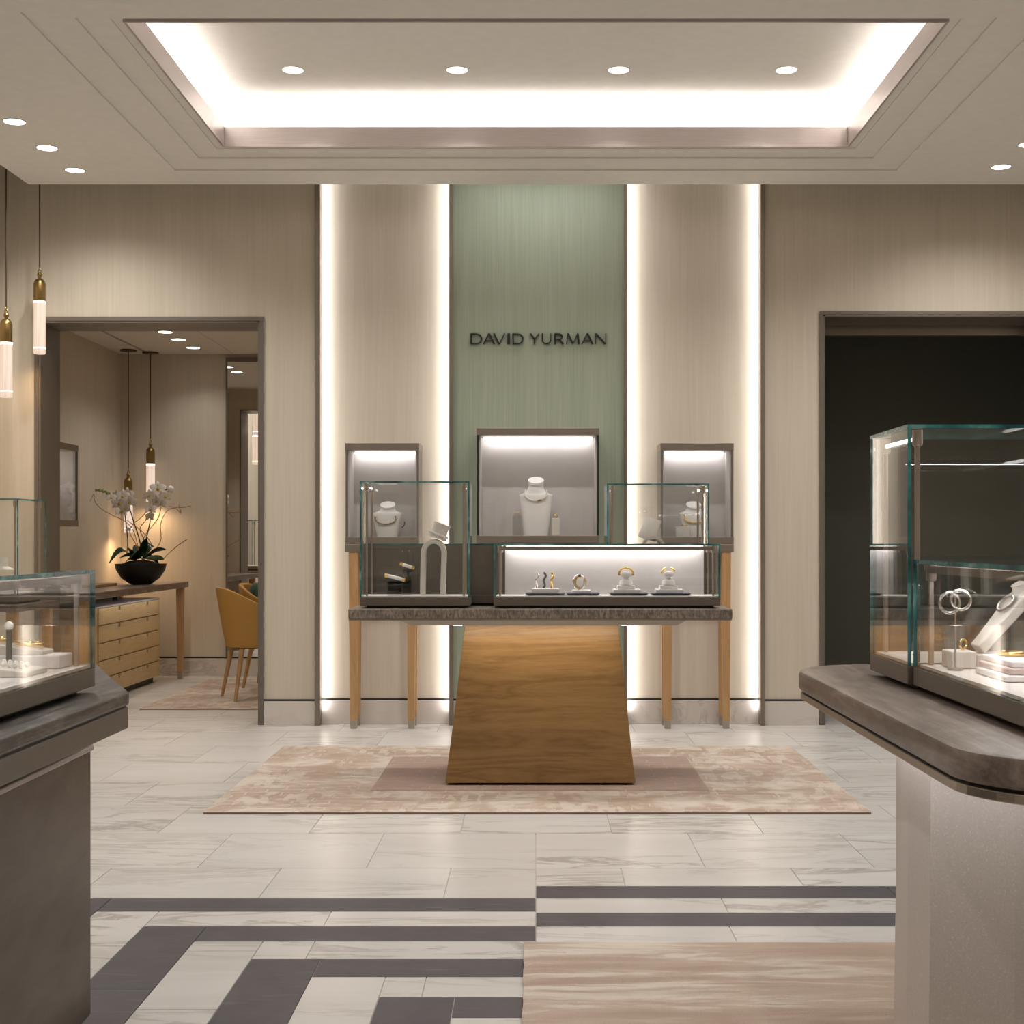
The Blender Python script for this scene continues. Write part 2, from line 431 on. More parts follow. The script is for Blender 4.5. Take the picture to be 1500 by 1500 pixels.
# short course above the stripes
for c in range(-7, 7):
    x0 = max(c*T+T/2, -3.7); x1 = min(c*T+T*1.5, 3.7)
    if x1-x0 < 0.05: continue
    if x1 <= 0.001: tile(x0, x1, 4.80, 5.24, 'marble_white')
    elif x0 >= -0.001: tile(x0, x1, 4.97, 5.24, 'marble_white')
    else:
        tile(x0, 0, 4.80, 5.24, 'marble_white'); tile(0, x1, 4.97, 5.24, 'marble_white')
# left half of the stripes: nested L bands
D, Wm = 'stone_charcoal', 'marble_white'
ys = [4.80, 4.63, 4.452, 4.286, 4.104, 3.9375, 3.761, 3.60, 3.42, 3.25]
xs = [-1.62, -1.42, -1.217, -1.022, -0.815, -0.616, -0.412, -0.213]
YN = 2.6
for k in range(4):                        # dark L number k
    tile(xs[2*k+1], 0, ys[2*k+1], ys[2*k], D)
    tile(xs[2*k+1], -0.0, ys[2*k+2], ys[2*k+1], Wm) if k == 3 else None
    # upright dark band, cut in lengths
    y1 = ys[2*k]
    for j, ycut in enumerate((y1-0.62, y1-1.24, y1-1.86)):
        if ycut < YN-0.5: break
        tile(xs[2*k], xs[2*k+1], ycut, y1-0.62*j, D)
    if k < 3:
        # white L between this dark one and the next
        tile(xs[2*k+2], -0.66 if k < 2 else -0.3, ys[2*k+2], ys[2*k+1], Wm); tile(-0.66 if k < 2 else -0.3, 0, ys[2*k+2], ys[2*k+1], Wm)
        y1 = ys[2*k+1]
        for j in range(3):
            tile(xs[2*k+1], xs[2*k+2], y1-0.62*(j+1), y1-0.62*j, Wm)
tile(xs[7], 0, 2.6, ys[8], Wm)
for j in range(4): tile(-2.24, -1.62, 4.80-0.62*(j+1), 4.80-0.62*j, Wm)
for j in range(4): tile(-2.86, -2.24, 4.80-0.62*(j+1), 4.80-0.62*j, Wm)
for j in range(4): tile(-3.48, -2.86, 4.80-0.62*(j+1), 4.80-0.62*j, Wm)
# right half
tile(0, 1.214, 4.80, 4.97, D); tile(1.214, 1.414, 4.35, 4.97, D); tile(1.214, 1.414, 3.73, 4.35, D)
tile(0, 0.62, 4.615, 4.80, Wm); tile(0.62, 1.214, 4.615, 4.80, Wm)
tile(0, 1.17, 4.452, 4.615, D)
tile(1.17, 1.214, 3.4, 4.615, Wm)
tile(0, 0.60, 4.264, 4.452, Wm); tile(0.60, 1.17, 4.264, 4.452, Wm)
tile(0, 0.80, 4.10, 4.264, D); tile(0.80, 1.008, 3.6, 4.264, D); tile(1.008, 1.17, 3.6, 4.264, Wm)
tile(0, 0.80, 3.6, 4.10, Wm); tile(0, 1.214, 2.6, 3.4, Wm)
for i in range(3):
    for j in range(4): tile(1.414+0.62*i, 1.414+0.62*(i+1), 4.97-0.62*(j+1), 4.97-0.62*j, Wm)

# ---- back wall with two openings
LDX0, LDX1, LDZ = wx(57), wx(381), wz(470)
RDX0, RDX1, RDZ = wx(1205), 3.42, wz(461)
YB = 9.67
bw = MB()
def wseg(x0, x1, z0, z1, y0=YW, y1=YB): bw.box(x0, x1, y0, y1, z0, z1)
wseg(XL-0.2, LDX0, 0, ZU); wseg(LDX0, LDX1, LDZ, ZU); wseg(LDX1, wx(464), 0, ZU)
wseg(wx(464), wx(1117), 0, ZU, 9.40, YB)
wseg(wx(1117), RDX0, 0, ZU); wseg(RDX0, RDX1, RDZ, ZU); wseg(RDX1, XR+0.2, 0, ZU)
wb = struct(bw.build('wall_back', 'silk_beige'))
def panel(x0, x1, y, m):
    MB().box(x0, x1, y, 9.40, wz(1024), ZU).build('wall_panel', m, wb)
panel(wx(470), wx(658), 9.355, 'silk_beige'); panel(wx(919), wx(1113), 9.355, 'silk_beige')
panel(wx(664), wx(914), 9.33, 'silk_green')
for i, (a, c) in enumerate(FINS):
    struct(MB().box(wx(a), wx(c), 9.265 if i in (0, 3) else 9.285, 9.40, 0.0, ZU-0.001).build('trim_%d' % (i+1), 'bronze', bevel=0.002))
    # the luminous slot line on the lit side of the fin
    s = 1 if i in (0, 2) else -1
    xe = wx(c) if s > 0 else wx(a)
# baseboards
def basebd(name, x0, x1, y0, y1, z=wz(1027)):
    o = struct(MB().box(x0, x1, y0, y1, 0.0, z).build(name, 'marble_base', bevel=0.002))
    MB().box(x0, x1, y0+0.004, y1, z, z+0.012).build('dark_strip', 'black_metal', o)  # thin dark strip along the top of the board
basebd('baseboard_back_1', wx(387), wx(462), 9.288, 9.2995); basebd('baseboard_back_2', wx(470), wx(658), 9.342, 9.3995)
basebd('baseboard_back_3', wx(664), wx(914), 9.322, 9.3995); basebd('baseboard_back_4', wx(919), wx(1113), 9.342, 9.3995)
basebd('baseboard_back_5', wx(1119), wx(1199), 9.288, 9.2995)
# door linings
def lining(name, x0, x1, z, face):
    t = 0.012; m = MB()
    m.box(x0, x0+t, YW-0.006, YB+0.006, 0, z); m.box(x1-t, x1, YW-0.006, YB+0.006, 0, z); m.box(x0, x1, YW-0.006, YB+0.006, z-t, z)
    m.box(x0-face, x0, YW-0.012, YW, 0, z+face); m.box(x1, x1+face, YW-0.012, YW, 0, z+face); m.box(x0, x1, YW-0.012, YW, z, z+face)
    return struct(m.build(name, 'bronze_paint'))
lining('door_1', LDX0+0.0005, LDX1-0.0005, LDZ-0.0005, 0.026)
lining('door_2', RDX0+0.0005, RDX1-0.0005, RDZ-0.0005, 0.022)

# ---- side walls of the main room
struct(MB().box(XL-0.165, XL, -4.6, 9.299, 0, ZU).build('wall_left', 'silk_beige'))
struct(MB().box(XR, XR+0.2, -4.6, 9.299, 0, ZU).build('wall_right', 'silk_beige'))
struct(MB().box(XL-0.2, XR+0.2, -4.6, YB, ZU, ZU+0.1).build('ceiling_upper', 'ceiling_paint'))

struct(MB().box(XL-0.165, XR+0.2, -4.8, -4.6, 0, ZU).build('wall_front', 'silk_beige'))

# ---- dropped ceiling with stepped tray
cm = MB()
def frame(o, i, z0, z1):      # rectangular ring: o outer, i inner (x0,x1,y0,y1)
    cm.box(o[0], i[0], o[2], o[3], z0, z1); cm.box(i[1], o[1], o[2], o[3], z0, z1)
    cm.box(i[0], i[1], o[2], i[2], z0, z1); cm.box(i[0], i[1], i[3], o[3], z0, z1)
r0 = (XE, XR, -4.6, YE); r3 = (-2.17, 2.17, 6.03, 8.62); r2 = (-1.97, 1.97, 6.12, 8.385); r1 = (-1.83, 1.83, 6.16, 8.21); rt = (TX0, TX1, TY0, TY1)
st = 0.010
frame(r0, r3, ZC, ZC+0.05); frame(r3, r2, ZC+st, ZC+0.05); frame(r2, r1, ZC+2*st, ZC+0.05); frame(r1, rt, ZC+3*st-0.004, ZC+0.05)
# back and left fascias of the slab up to the slot ceiling
cm.box(XE, XR, YE-0.02, YE, ZC+0.05, ZU); cm.box(XE, XE+0.02, -4.6, YE-0.02, ZC+0.05, ZU)
ceil = struct(cm.build('ceiling', 'ceiling_paint'))
fz0, fz1 = ZC+0.012, ZC+0.125
MB().box(TX0, TX1, TY1-0.012, TY1-0.0005, fz0, fz1).build('tray_fascia', 'fascia_metal', ceil)
MB().box(TX0, TX1, TY0+0.0005, TY0+0.012, fz0, fz1).build('tray_fascia', 'fascia_metal', ceil)
MB().box(TX0+0.0005, TX0+0.012, TY0+0.012, TY1-0.012, fz0, fz1).build('tray_fascia', 'fascia_metal', ceil)
MB().box(TX1-0.012, TX1-0.0005, TY0+0.012, TY1-0.012, fz0, fz1).build('tray_fascia', 'fascia_metal', ceil)
cw = 0.22
cv = MB()
cv.box(TX0-cw, TX1+cw, TY0-cw, TY1+cw, ZTRAY, ZTRAY+0.04)
cv.box(TX0-cw-0.02, TX0-cw, TY0-cw, TY1+cw, ZC+0.05, ZTRAY+0.04); cv.box(TX1+cw, TX1+cw+0.02, TY0-cw, TY1+cw, ZC+0.05, ZTRAY+0.04)
cv.box(TX0-cw, TX1+cw, TY0-cw-0.02, TY0-cw, ZC+0.05, ZTRAY+0.04); cv.box(TX0-cw, TX1+cw, TY1+cw, TY1+cw+0.02, ZC+0.05, ZTRAY+0.04)
cv.build('tray_cove', 'ceiling_paint', ceil)

# ---- the side room through the left opening
SXL, SYB, SXR, SZ = -3.665, 12.66, -0.9, 2.84
struct(MB().box(SXL-0.1, SXL, YB, SYB, 0, SZ+0.2).build('wall_side_left', 'silk_beige'))
struct(MB().box(SXL-0.1, SXR+0.1, SYB, SYB+0.1, 0, SZ+0.2).build('wall_side_back', 'silk_beige'))
struct(MB().box(SXR, SXR+0.1, YB, SYB, 0, SZ+0.2).build('wall_side_right', 'silk_beige'))
sc = struct(MB().box(SXL, -3.42, YB, SYB, SZ, SZ+0.1).box(-3.39, -2.66, YB, SYB, SZ, SZ+0.1).box(-2.655, SXR, YB, SYB, SZ, SZ+0.1).build('ceiling_side', 'ceiling_paint'))
MB().box(-3.42, -3.39, YB, SYB, SZ+0.03, SZ+0.05).build('air_slot', 'black_metal', sc)
MB().box(-2.66, -2.655, YB, SYB, SZ+0.006, SZ+0.02).build('ceiling_joint', 'shadow_gap', sc)
basebd('baseboard_side_back', SXL, SXR, SYB-0.012, SYB-0.0005, 0.155); 
o = struct(MB().box(SXL+0.0005, SXL+0.012, YB, SYB-0.013, 0, 0.155).build('baseboard_side_left', 'marble_base'))
for yy in (10.4, 11.9): spot('side_room_spot', (-1.7, yy, SZ-0.02), 24, 140, 0.9, (1.0,0.78,0.53))

# ---- dark room through the right opening
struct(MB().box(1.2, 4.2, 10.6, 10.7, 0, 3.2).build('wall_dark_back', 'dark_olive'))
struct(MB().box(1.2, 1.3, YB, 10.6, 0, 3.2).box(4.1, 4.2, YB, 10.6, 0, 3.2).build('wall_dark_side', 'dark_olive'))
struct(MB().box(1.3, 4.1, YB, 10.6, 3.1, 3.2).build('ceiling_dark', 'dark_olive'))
hd = MB().box(1.3, 4.1, 9.76, 9.80, wz(491, 9.76), 3.1); struct(hd.build('trim_5', 'bronze_light'))

# ================================================================== LETTERING ON THE GREEN WALL
sg = thing('wall_sign', 'black raised wall lettering reading DAVID YURMAN on the green panel', 'sign', (0, 9.33, 0))
TK, TN = 0.17, 0.07
def strokes(ch):
    q = []                                       # list of convex quads (x,y)
    def bar(x0, y0, x1, y1, wdt):                # slanted bar with horizontal ends
        q.append([(x0-wdt/2, y0), (x0+wdt/2, y0), (x1+wdt/2, y1), (x1-wdt/2, y1)])
    def arc(cx, cy, rx, ry, a0, a1, t0, t1, n=14):
        for i in range(n):
            def pt(a):
                t = t0+(t1-t0)*abs(math.cos(a)); return ((cx+rx*math.cos(a), cy+ry*math.sin(a)), (cx+(rx-t)*math.cos(a), cy+(ry-t0)*math.sin(a)))
            a = a0+(a1-a0)*i/n; c = a0+(a1-a0)*(i+1)/n
            p, p2 = pt(a); r, r2 = pt(c); q.append([p, r, r2, p2])
    if ch == 'D':
        bar(0.075, 0, 0.075, 1, TK); q.append([(0.1,0),(0.62,0),(0.62,TN),(0.1,TN)]); q.append([(0.1,1-TN),(0.62,1-TN),(0.62,1),(0.1,1)])
        arc(0.62, 0.5, 0.68, 0.5, -PI/2, PI/2, TN, TK+0.03); wdt = 1.30
    elif ch == 'A':
        bar(0.03, 0, 0.60, 1, TN*1.2); bar(1.22, 0, 0.66, 1, TK*1.15); q.append([(0.22,0.27),(1.0,0.27),(0.97,0.27+TN),(0.25,0.27+TN)]); wdt = 1.3
    elif ch == 'V':
        bar(0.08, 1, 0.62, 0, TK*1.15); bar(1.20, 1, 0.66, 0, TN*1.2); wdt = 1.25
    elif ch == 'I': bar(0.08, 0, 0.08, 1, TK); wdt = 0.16
    elif ch == 'Y':
        bar(0.08, 1, 0.52, 0.45, TK*1.15); bar(1.02, 1, 0.56, 0.45, TN*1.2); bar(0.53, 0, 0.53, 0.5, TK); wdt = 1.06
    elif ch == 'U':
        bar(0.075, 0.36, 0.075, 1, TK); bar(0.97, 0.36, 0.97, 1, TN*1.2); arc(0.505, 0.38, 0.505, 0.38, PI, 2*PI, TN*1.2, TK*0.8); wdt = 1.02
    elif ch == 'R':
        bar(0.075, 0, 0.075, 1, TK); q.append([(0.1,1-TN),(0.5,1-TN),(0.5,1),(0.1,1)]); q.append([(0.1,0.42),(0.5,0.42),(0.5,0.42+TN),(0.1,0.42+TN)])
        arc(0.5, 0.71, 0.40, 0.29, -PI/2, PI/2, TN, TK); bar(0.92, 0, 0.50, 0.45, TK*1.15); wdt = 1.0
    elif ch == 'M':
        bar(0.05, 0, 0.20, 1, TN*1.2); bar(0.24, 1, 0.72, 0.05, TK*1.1); bar(0.76, 0.05, 1.24, 1, TN*1.2); bar(1.40, 0, 1.28, 1, TK*1.1); wdt = 1.48
    elif ch == 'N':
        bar(0.05, 0, 0.05, 1, TN*1.2); bar(0.09, 1, 1.09, 0, TK*1.2); bar(1.14, 0, 1.14, 1, TN*1.2); wdt = 1.2
    return q, wdt
LH = 66/5*9.3/F*1.17
for ch, a, c in (('D',245,332),('A',338,425),('V',412,497),('I',516,535),('D',553,635),('Y',680,750),('U',768,838),('R',860,930),('M',946,1046),('A',1060,1146),('N',1160,1242)):
    q, wd = strokes(ch)
    x0, x1 = wx(640+a/5), wx(640+c/5); m = MB(); z0 = wz(503.3)
    for quad in q:
        pts = [(x0+p[0]/wd*(x1-x0), z0+p[1]*LH) for p in quad]
        m.add([(x,-0.020,z) for x,z in pts]+[(x,-0.0005,z) for x,z in pts], [(0,1,2,3),(7,6,5,4),(0,4,5,1),(1,5,6,2),(2,6,7,3),(3,7,4,0)])
    m.build('letter', 'letter_black', sg)

# ================================================================== LIGHT FITTINGS
def downlight(x, y, z, label, group, power, ang=100):
    t = thing('downlight', label, 'downlight', (x, y, z-0.004), 0, group)
    MB().lathe([(0.055,0.0),(0.062,0.0),(0.062,0.004),(0.055,0.004),(0.055,0.0)], n=28, cap=False).build('trim_ring', 'ceiling_paint', t, True)
    MB().lathe([(0.0545,0.001),(0.0545,0.0038)], n=28).build('lens', 'lamp_lens', t)
    s = spot('downlight_lamp', (0,0,-0.015), power, ang); s.parent = t
for px in (430, 670, 906, 1151):
    p = (px-VX)*7.7/F; downlight(p, 7.68, ZTRAY, 'round recessed downlight in the raised tray of the ceiling', 'tray ceiling downlights', 42, 130)
for y in (8.6, 8.11, 7.6):
    downlight(-2.765, y, ZC, 'round recessed downlight in the ceiling above the hanging pendants', 'downlights in a row by the pendants', 33, 150)
for y in (8.52, 8.04, 7.55):
    downlight(2.765, y, ZC, 'round recessed downlight in the ceiling before the dark doorway', 'downlights in a row by the dark doorway', 33, 150)
for y in (11.29, 11.71, 12.21):
    downlight(-2.92, y, SZ, 'round recessed downlight in the side room ceiling above the drawers', 'side room downlights', 9, 125)

def pendant(x, y, ztop, zcap, label, group, power, canopy):
    # zcap is the top of the brass cap
    t = thing('pendant_lamp', label, 'pendant', (x, y, zcap-0.48), 0, group)
    r = 0.037
    zb = zcap-0.48
    def L(z): return z-zb
    MB().lathe([(0.0045,L(ztop)),(0.0045,L(zcap+0.075))], n=10).build('rod', 'rod_brown', t, True)
    ring = MB()
    for k, (dz, rr) in enumerate(((0.063,0.011),(0.045,0.010))):
        pts = [((rr*math.cos(a) if k else 0), (0 if k else rr*math.cos(a)), L(zcap+dz)+rr*math.sin(a)) for a in [2*PI*i/14 for i in range(14)]]
        ring.tube(pts, 0.003, 6, True)
    ring.build('link', 'brass_aged', t, True)
    cap = MB().lathe([(0.002,L(zcap+0.036)),(0.012,L(zcap+0.034)),(0.017,L(zcap+0.022)),(0.012,L(zcap+0.008)),(0.008,L(zcap)),(0.020,L(zcap-0.003)),(0.032,L(zcap-0.016)),(r,L(zcap-0.035)),(r,L(zcap-0.142)),(0.034,L(zcap-0.146))], n=24)
    cap.build('cap', 'brass_aged', t, True)
    MB().lathe([(0.0365,L(zcap-0.143)),(0.0365,L(zcap-0.475)),(0.034,L(zcap-0.48)),(0.001,L(zcap-0.48))], n=24).build('glass_tube', 'lamp_tube', t, True)
    MB().lathe([(0.0372,L(zcap-0.1465)),(0.0372,L(zcap-0.158))], n=24).build('lamp_ring', 'lamp_glow', t, True)
    MB().lathe([(0.0368,L(zcap-0.441)),(0.0372,L(zcap-0.444)),(0.0368,L(zcap-0.447))], n=24).build('tube_base', 'lamp_glow', t, True)
    if canopy: MB().lathe([(0.07,L(ztop-0.012)),(0.07,L(ztop))], n=28).build('canopy', 'rod_brown', t, True)
    pt = spot('pendant_light', (0, 0, L(zcap-0.484)), power, 168, 1.0, TUNG, (0,0,0), 0.03); pt.parent = t
pa = P(58, 408, 9.12); pendant(pa.x, 9.12, ZU, pa.z, 'brass pendant with glowing glass tube, hung higher, beside the left opening', 'main room pendants', 7, True)
pb = P(9, 467, 8.75); pendant(pb.x, 8.75, ZU, pb.z, 'brass pendant with glowing glass tube, hung lower, away from the left opening', 'main room pendants', 7, True)
pc = P(220.5, 655, 12.52); pendant(pc.x, 12.52, SZ, pc.z, 'brass pendant with lit tube above the right orchid blossoms', 'side room pendants', 9, True)
pd = P(188, 699, 12.36); pendant(pd.x, 12.36, SZ, pd.z, 'brass pendant with lit tube partly hidden behind the left orchid blossoms', 'side room pendants', 9, True)

# ================================================================== DISPLAY CASES
GT = 0.008
def glass_case(name, label, loc, w, d, h, back='glass', backside='+y', posts=True, group=None, power=2.2, plinth=0.040, rods=True, deckcol='deck_white'):
    """local origin at the centre of the underside; loc z is the surface it stands on"""
    t = thing(name, label, 'display case', loc, 0, group)
    x0, x1, y0, y1 = -w/2, w/2, -d/2, d/2
    foot = MB().box(x0+0.03, x1-0.03, y0+0.03, y1-0.03, 0, 0.012).build('foot_plate', 'black_metal', t)
    MB().box(x0, x1, y0, y1, 0.012, 0.012+plinth).build('plinth', 'bronze_paint', t, bevel=0.002)
    zp = 0.012+plinth
    MB().box(x0+0.012, x1-0.012, y0+0.012, y1-0.012, zp, zp+0.006).build('deck', deckcol, t)
    e = dict(edge=1)
    g = ['glass', 'glass_edge']
    MB().box(x0+GT, x1-GT, y0, y0+GT, zp, h-GT, thin='y', **e).build('glass_pane', g, t)
    MB().box(x0, x0+GT, y0, y1, zp, h-GT, thin='x', **e).build('glass_pane', g, t)
    MB().box(x1-GT, x1, y0, y1, zp, h-GT, thin='x', **e).build('glass_pane', g, t)
    MB().box(x0, x1, y0, y1, h-GT, h, thin='z', **e).build('glass_pane', g, t)
    bx = dict(y0=y1-GT, y1=y1)
    if back == 'glass':
        MB().box(x0+GT, x1-GT, y1-GT, y1, zp, h-GT, thin='y', **e).build('glass_pane', g, t)
    else:
        if backside == '+y':
            MB().box(x0+0.05, x1-0.05, y1-0.03, y1-0.018, zp+0.006, h-GT-0.016).build('back_panel', back, t)
            MB().box(x0+GT, x1-GT, y1-0.018, y1, zp, h-GT).build('back_door', 'bronze_paint', t)
        elif backside == '-y':
            pass
    pr = 0.0055
    if posts:
        for sx in (-1, 1):
            for sy in (-1, 1):
                px_, py_ = sx*(w/2-0.03), sy*(d/2-0.032)
                p = MB().box(px_-pr, px_+pr, py_-0.004, py_+0.004, zp+0.006, h-0.045).build('corner_post', 'steel_post', t, bevel=0.002)
                MB().lathe([(0.010,h-0.045),(0.012,h-0.04),(0.012,h-GT-0.002)], (px_,py_,0), 10).build('clamp', 'steel_post', p, True)
    return t, zp+0.006
def rod_led(t, a, b, r=0.004):
    MB().tube([a, b], r, 8).build('led_rod', 'led', t, True)

# ---- centre table
ZT = 0.873
TYF, TYB = 6.80, 7.50
tb = thing('display_table', 'central display table, stone top on a flared oak pedestal, standing on the rug', 'table', (0.013, 7.30, 0.0))
tx0, tx1 = (510-VX)*TYF/F-0.013, (1073-VX)*TYF/F-0.013
def TL(Y): return Y-7.30
zr = 0.0145
MB().box(tx0, tx1, TL(TYF), TL(TYB), ZT-0.047, ZT).build('tabletop', 'stone_table', tb, bevel=0.004)
MB().box(tx0+0.002, tx1-0.002, TL(TYF)+0.002, TL(TYB)-0.002, ZT-0.055, ZT-0.047).build('top_lip', 'bronze_light', tb)
xa0, xa1 = (583-VX)*6.9/F, (1002-VX)*6.9/F
ap = MB().loft([[(xa0,TL(6.86),ZT-0.055),(xa1,TL(6.86),ZT-0.055),(xa1,TL(7.44),ZT-0.055),(xa0,TL(7.44),ZT-0.055)],
                [(xa0+0.05,TL(6.87),ZT-0.082),(xa1-0.05,TL(6.87),ZT-0.082),(xa1-0.05,TL(7.43),ZT-0.082),(xa0+0.05,TL(7.43),ZT-0.082)]])
ap.build('under_plate', 'bronze_light', tb)
pb0, pb1 = (652-VX)*6.925/F-0.013, (931-VX)*6.925/F-0.013; pt0, pt1 = (681-VX)*7.02/F-0.013, (906-VX)*7.02/F-0.013
rings = []
for k in range(11):
    u = k/10; ee = u**0.93
    z = zr+0.012+(ZT-0.082-zr-0.012)*u
    a = pb0+(pt0-pb0)*ee; c = pb1+(pt1-pb1)*ee; f = TL(6.925)+0.10*ee; g = TL(7.60)-0.10*ee
    rings.append([(a,f,z),(c,f,z),(c,g,z),(a,g,z)])
ped = MB().loft(rings).build('pedestal', 'oak_pedestal', tb, bevel=0.002)
for i in range(8):
    xx = pb0+0.05+(pb1-pb0-0.1)*i/7
    for yy in (TL(6.945), TL(7.58)): MB().lathe([(0.010,zr),(0.010,zr+0.0125)], (xx,yy,0), 10).build('glide', 'black_metal', tb)
for sx in (-1, 1):                                      # small lights under the top beside the pedestal
    xx = (pt0 if sx < 0 else pt1)
    MB().box(min(xx*1.02, xx*1.14), max(xx*1.02, xx*1.14), TL(6.90), TL(6.93), ZT-0.0845, ZT-0.082).build('under_light', 'led', tb)
al = area('pedestal_led', (0.013, 6.885, ZT-0.085), (0.42, 0, 0), 0.80, 0.02, 1.3, (1.0,0.88,0.70))
al = area('pedestal_led', (0.013, 7.44, ZT-0.085), (-0.3, 0, 0), 0.7, 0.02, 1.0, (1.0,0.88,0.70))

cx = lambda a, b, Y: ((a+b)/2-VX)*Y/F
cwid = lambda a, b, Y: (b-a)*Y/F
Y1, CD = 6.868, 0.275
tall_h, low_h = 1.482-ZT, 1.182-ZT
cA, zdk = glass_case('tall_glass_case', 'tall glass case with an arched bracelet stand, front of the central table', (cx(527,688,Y1), Y1+CD/2, ZT), cwid(527,688,Y1), CD, tall_h)
for sx in (-1, 1):
    xx = sx*(cwid(527,688,Y1)/2-0.03)
    rod_led(cA, (xx, -CD/2+0.03, tall_h-0.028), (xx, CD/2-0.03, tall_h-0.028))
lw_ = cwid(723,1055,Y1)
cB, _ = glass_case('low_glass_case', 'long low glass case with four jewellery trays against a lit grey back', (cx(723,1055,Y1), Y1+CD/2, ZT), lw_, CD, low_h, back='fabric_grey')
MB().box(-lw_/2+0.03, lw_/2-0.03, -CD/2+0.02, -CD/2+0.04, low_h-0.030, low_h-0.012).build('front_rail', 'bronze_light', cB)
MB().box(-lw_/2+0.055, lw_/2-0.055, CD/2-0.052, CD/2-0.032, low_h-0.024, low_h-0.012).build('led_strip', 'led', cB)
al = area('case_led', (cx(723,1055,Y1), Y1+CD-0.075, ZT+low_h-0.028), (0.30,0,0), lw_-0.14, 0.02, 0.45)
Y2 = Y1+CD+0.012
cC, _ = glass_case('tall_glass_case', 'tall glass case with a white cuff display, behind the long low case', (cx(889,1039,Y2), Y2+CD/2, ZT), cwid(889,1039,Y2), CD, tall_h)
for sx in (-1, 1):
    xx = sx*(cwid(889,1039,Y2)/2-0.03)
    rod_led(cC, (xx, -CD/2+0.03, tall_h-0.028), (xx, CD/2-0.03, tall_h-0.028))
# the rear low case shows only its closed back
lx0, lx1 = (530-VX)*Y2/F, (880-VX)*Y2/F
cD = thing('low_glass_case', 'low case with a closed brown back, behind the tall arch-stand case', 'display case', ((lx0+lx1)/2, Y2+CD/2, ZT))
hw = (lx1-lx0)/2
MB().box(-hw+0.03, hw-0.03, -CD/2+0.03, CD/2-0.03, 0, 0.012).build('foot_plate', 'black_metal', cD)
MB().box(-hw, hw, -CD/2, CD/2, 0.012, 0.052).build('plinth', 'bronze_paint', cD, bevel=0.002)
MB().box(-hw+GT, hw-GT, -CD/2+0.002, -CD/2+0.02, 0.052, low_h-GT).build('back_door', 'bronze_paint', cD)
for a, b_, c_, d_, th in ((-hw,-hw+GT,-CD/2,CD/2,'x'),(hw-GT,hw,-CD/2,CD/2,'x'),(-hw+GT,hw-GT,CD/2-GT,CD/2,'y')):
    MB().box(a, b_, c_, d_, 0.052, low_h-GT, thin=th, edge=1).build('glass_pane', ['glass','glass_edge'], cD)
MB().box(-hw, hw, -CD/2, CD/2, low_h-GT, low_h, thin='z', edge=1).build('glass_pane', ['glass','glass_edge'], cD)

# ---- wall cases on slender stands
def wall_case(label, loc, w, h, d, rz=0, blackedge=False, power=1.0, glassf=True):
    """origin bottom centre of the back; front faces local -y"""
    t = thing('wall_display_case', label, 'wall case', loc, rz)
    fb = 0.045; s = 0.016; fr = 'bronze_paint'; side = 'black_metal' if blackedge else fr
    MB().box(-w/2, w/2, -d, -0.0005, h-fb, h).build('top_rail', 'bronze', t, bevel=0.002)
    MB().box(-w/2, w/2, -d, -0.0005, 0, fb).build('bottom_rail', 'bronze', t, bevel=0.002)
    for sx in (-1, 1):
        MB().box(min(sx*(w/2-0.002), sx*(w/2-s)), max(sx*(w/2-0.002), sx*(w/2-s)), -d+0.004, -0.002, fb, h-fb).build('side_frame', side, t)
        MB().box(min(sx*(w/2-s), sx*(w/2-s-0.008)), max(sx*(w/2-s), sx*(w/2-s-0.008)), -d+0.02, -0.012, fb, h-fb).build('side_lining', 'fabric_grey', t)
    MB().box(-w/2+s, w/2-s, -0.012, -0.003, fb, h-fb).build('back_panel', 'fabric_grey', t)
    if blackedge: MB().box(-w/2-0.012, w/2+0.012, -0.10, -0.001, -0.012, h+0.012).box(-w/2-0.011, -w/2, -d+0.03, -0.09, -0.012, h+0.012).box(w/2, w/2+0.011, -d+0.03, -0.09, -0.012, h+0.012).build('shadow_frame', 'black_metal', t) if False else None
    MB().box(-w/2+s+0.02, w/2-s-0.02, -0.05, -0.035, h-fb-0.012, h-fb).build('led_strip', 'led', t)
    if glassf: MB().box(-w/2+s, w/2-s, -d+0.006, -d+0.012, fb, h-fb, thin='y', edge=1).build('glass_pane', ['glass','glass_edge'], t)
    al = area('case_led', (0, -0.055, h-fb-0.014), (0.25,0,0), w-0.1, 0.02, power); al.parent = t
    return t
def leg_mb(x, y, z0, z1, wt, wb):
    return MB().loft([[(x-wb/2,y-wb/2,z0),(x+wb/2,y-wb/2,z0),(x+wb/2,y+wb/2,z0),(x-wb/2,y+wb/2,z0)],[(x-wt/2,y-wt/2,z1),(x+wt/2,y-wt/2,z1),(x+wt/2,y+wt/2,z1),(x-wt/2,y+wt/2,z1)]])
def stand(label, px0, px1, legs, Yf=9.09):
    x0, x1 = (px0-VX)*Yf/F, (px1-VX)*Yf/F; xc = (x0+x1)/2
    t = thing('display_stand', label, 'stand', (xc, Yf, 0))
    z1 = HC-(797-VY)*Yf/F; z0 = HC-(808.5-VY)*Yf/F
    MB().box(x0-xc, x1-xc, 0, 0.24, z0, z1-0.0005).build('shelf', 'bronze', t, bevel=0.003)
    for a, b_ in legs:
        for yy in (0.035, 0.205):
            x = ((a+b_)/2-VX)*Yf/F-xc
            l = leg_mb(x, yy, 0.055, z0, 0.058, 0.044).build('leg', 'oak_leg', t, bevel=0.003)
            leg_mb(x, yy, 0.0005, 0.055, 0.044, 0.040).build('ferrule', 'ferrule', l, bevel=0.002)
    return z1
zs = stand('slim stand with four tapered oak legs beside the tall arch-stand case', 505, 615, ((510,524),(595,609)))
zs = stand('slim stand with four tapered oak legs behind the white cuff display', 967, 1075, ((972,985),(1058,1071)))
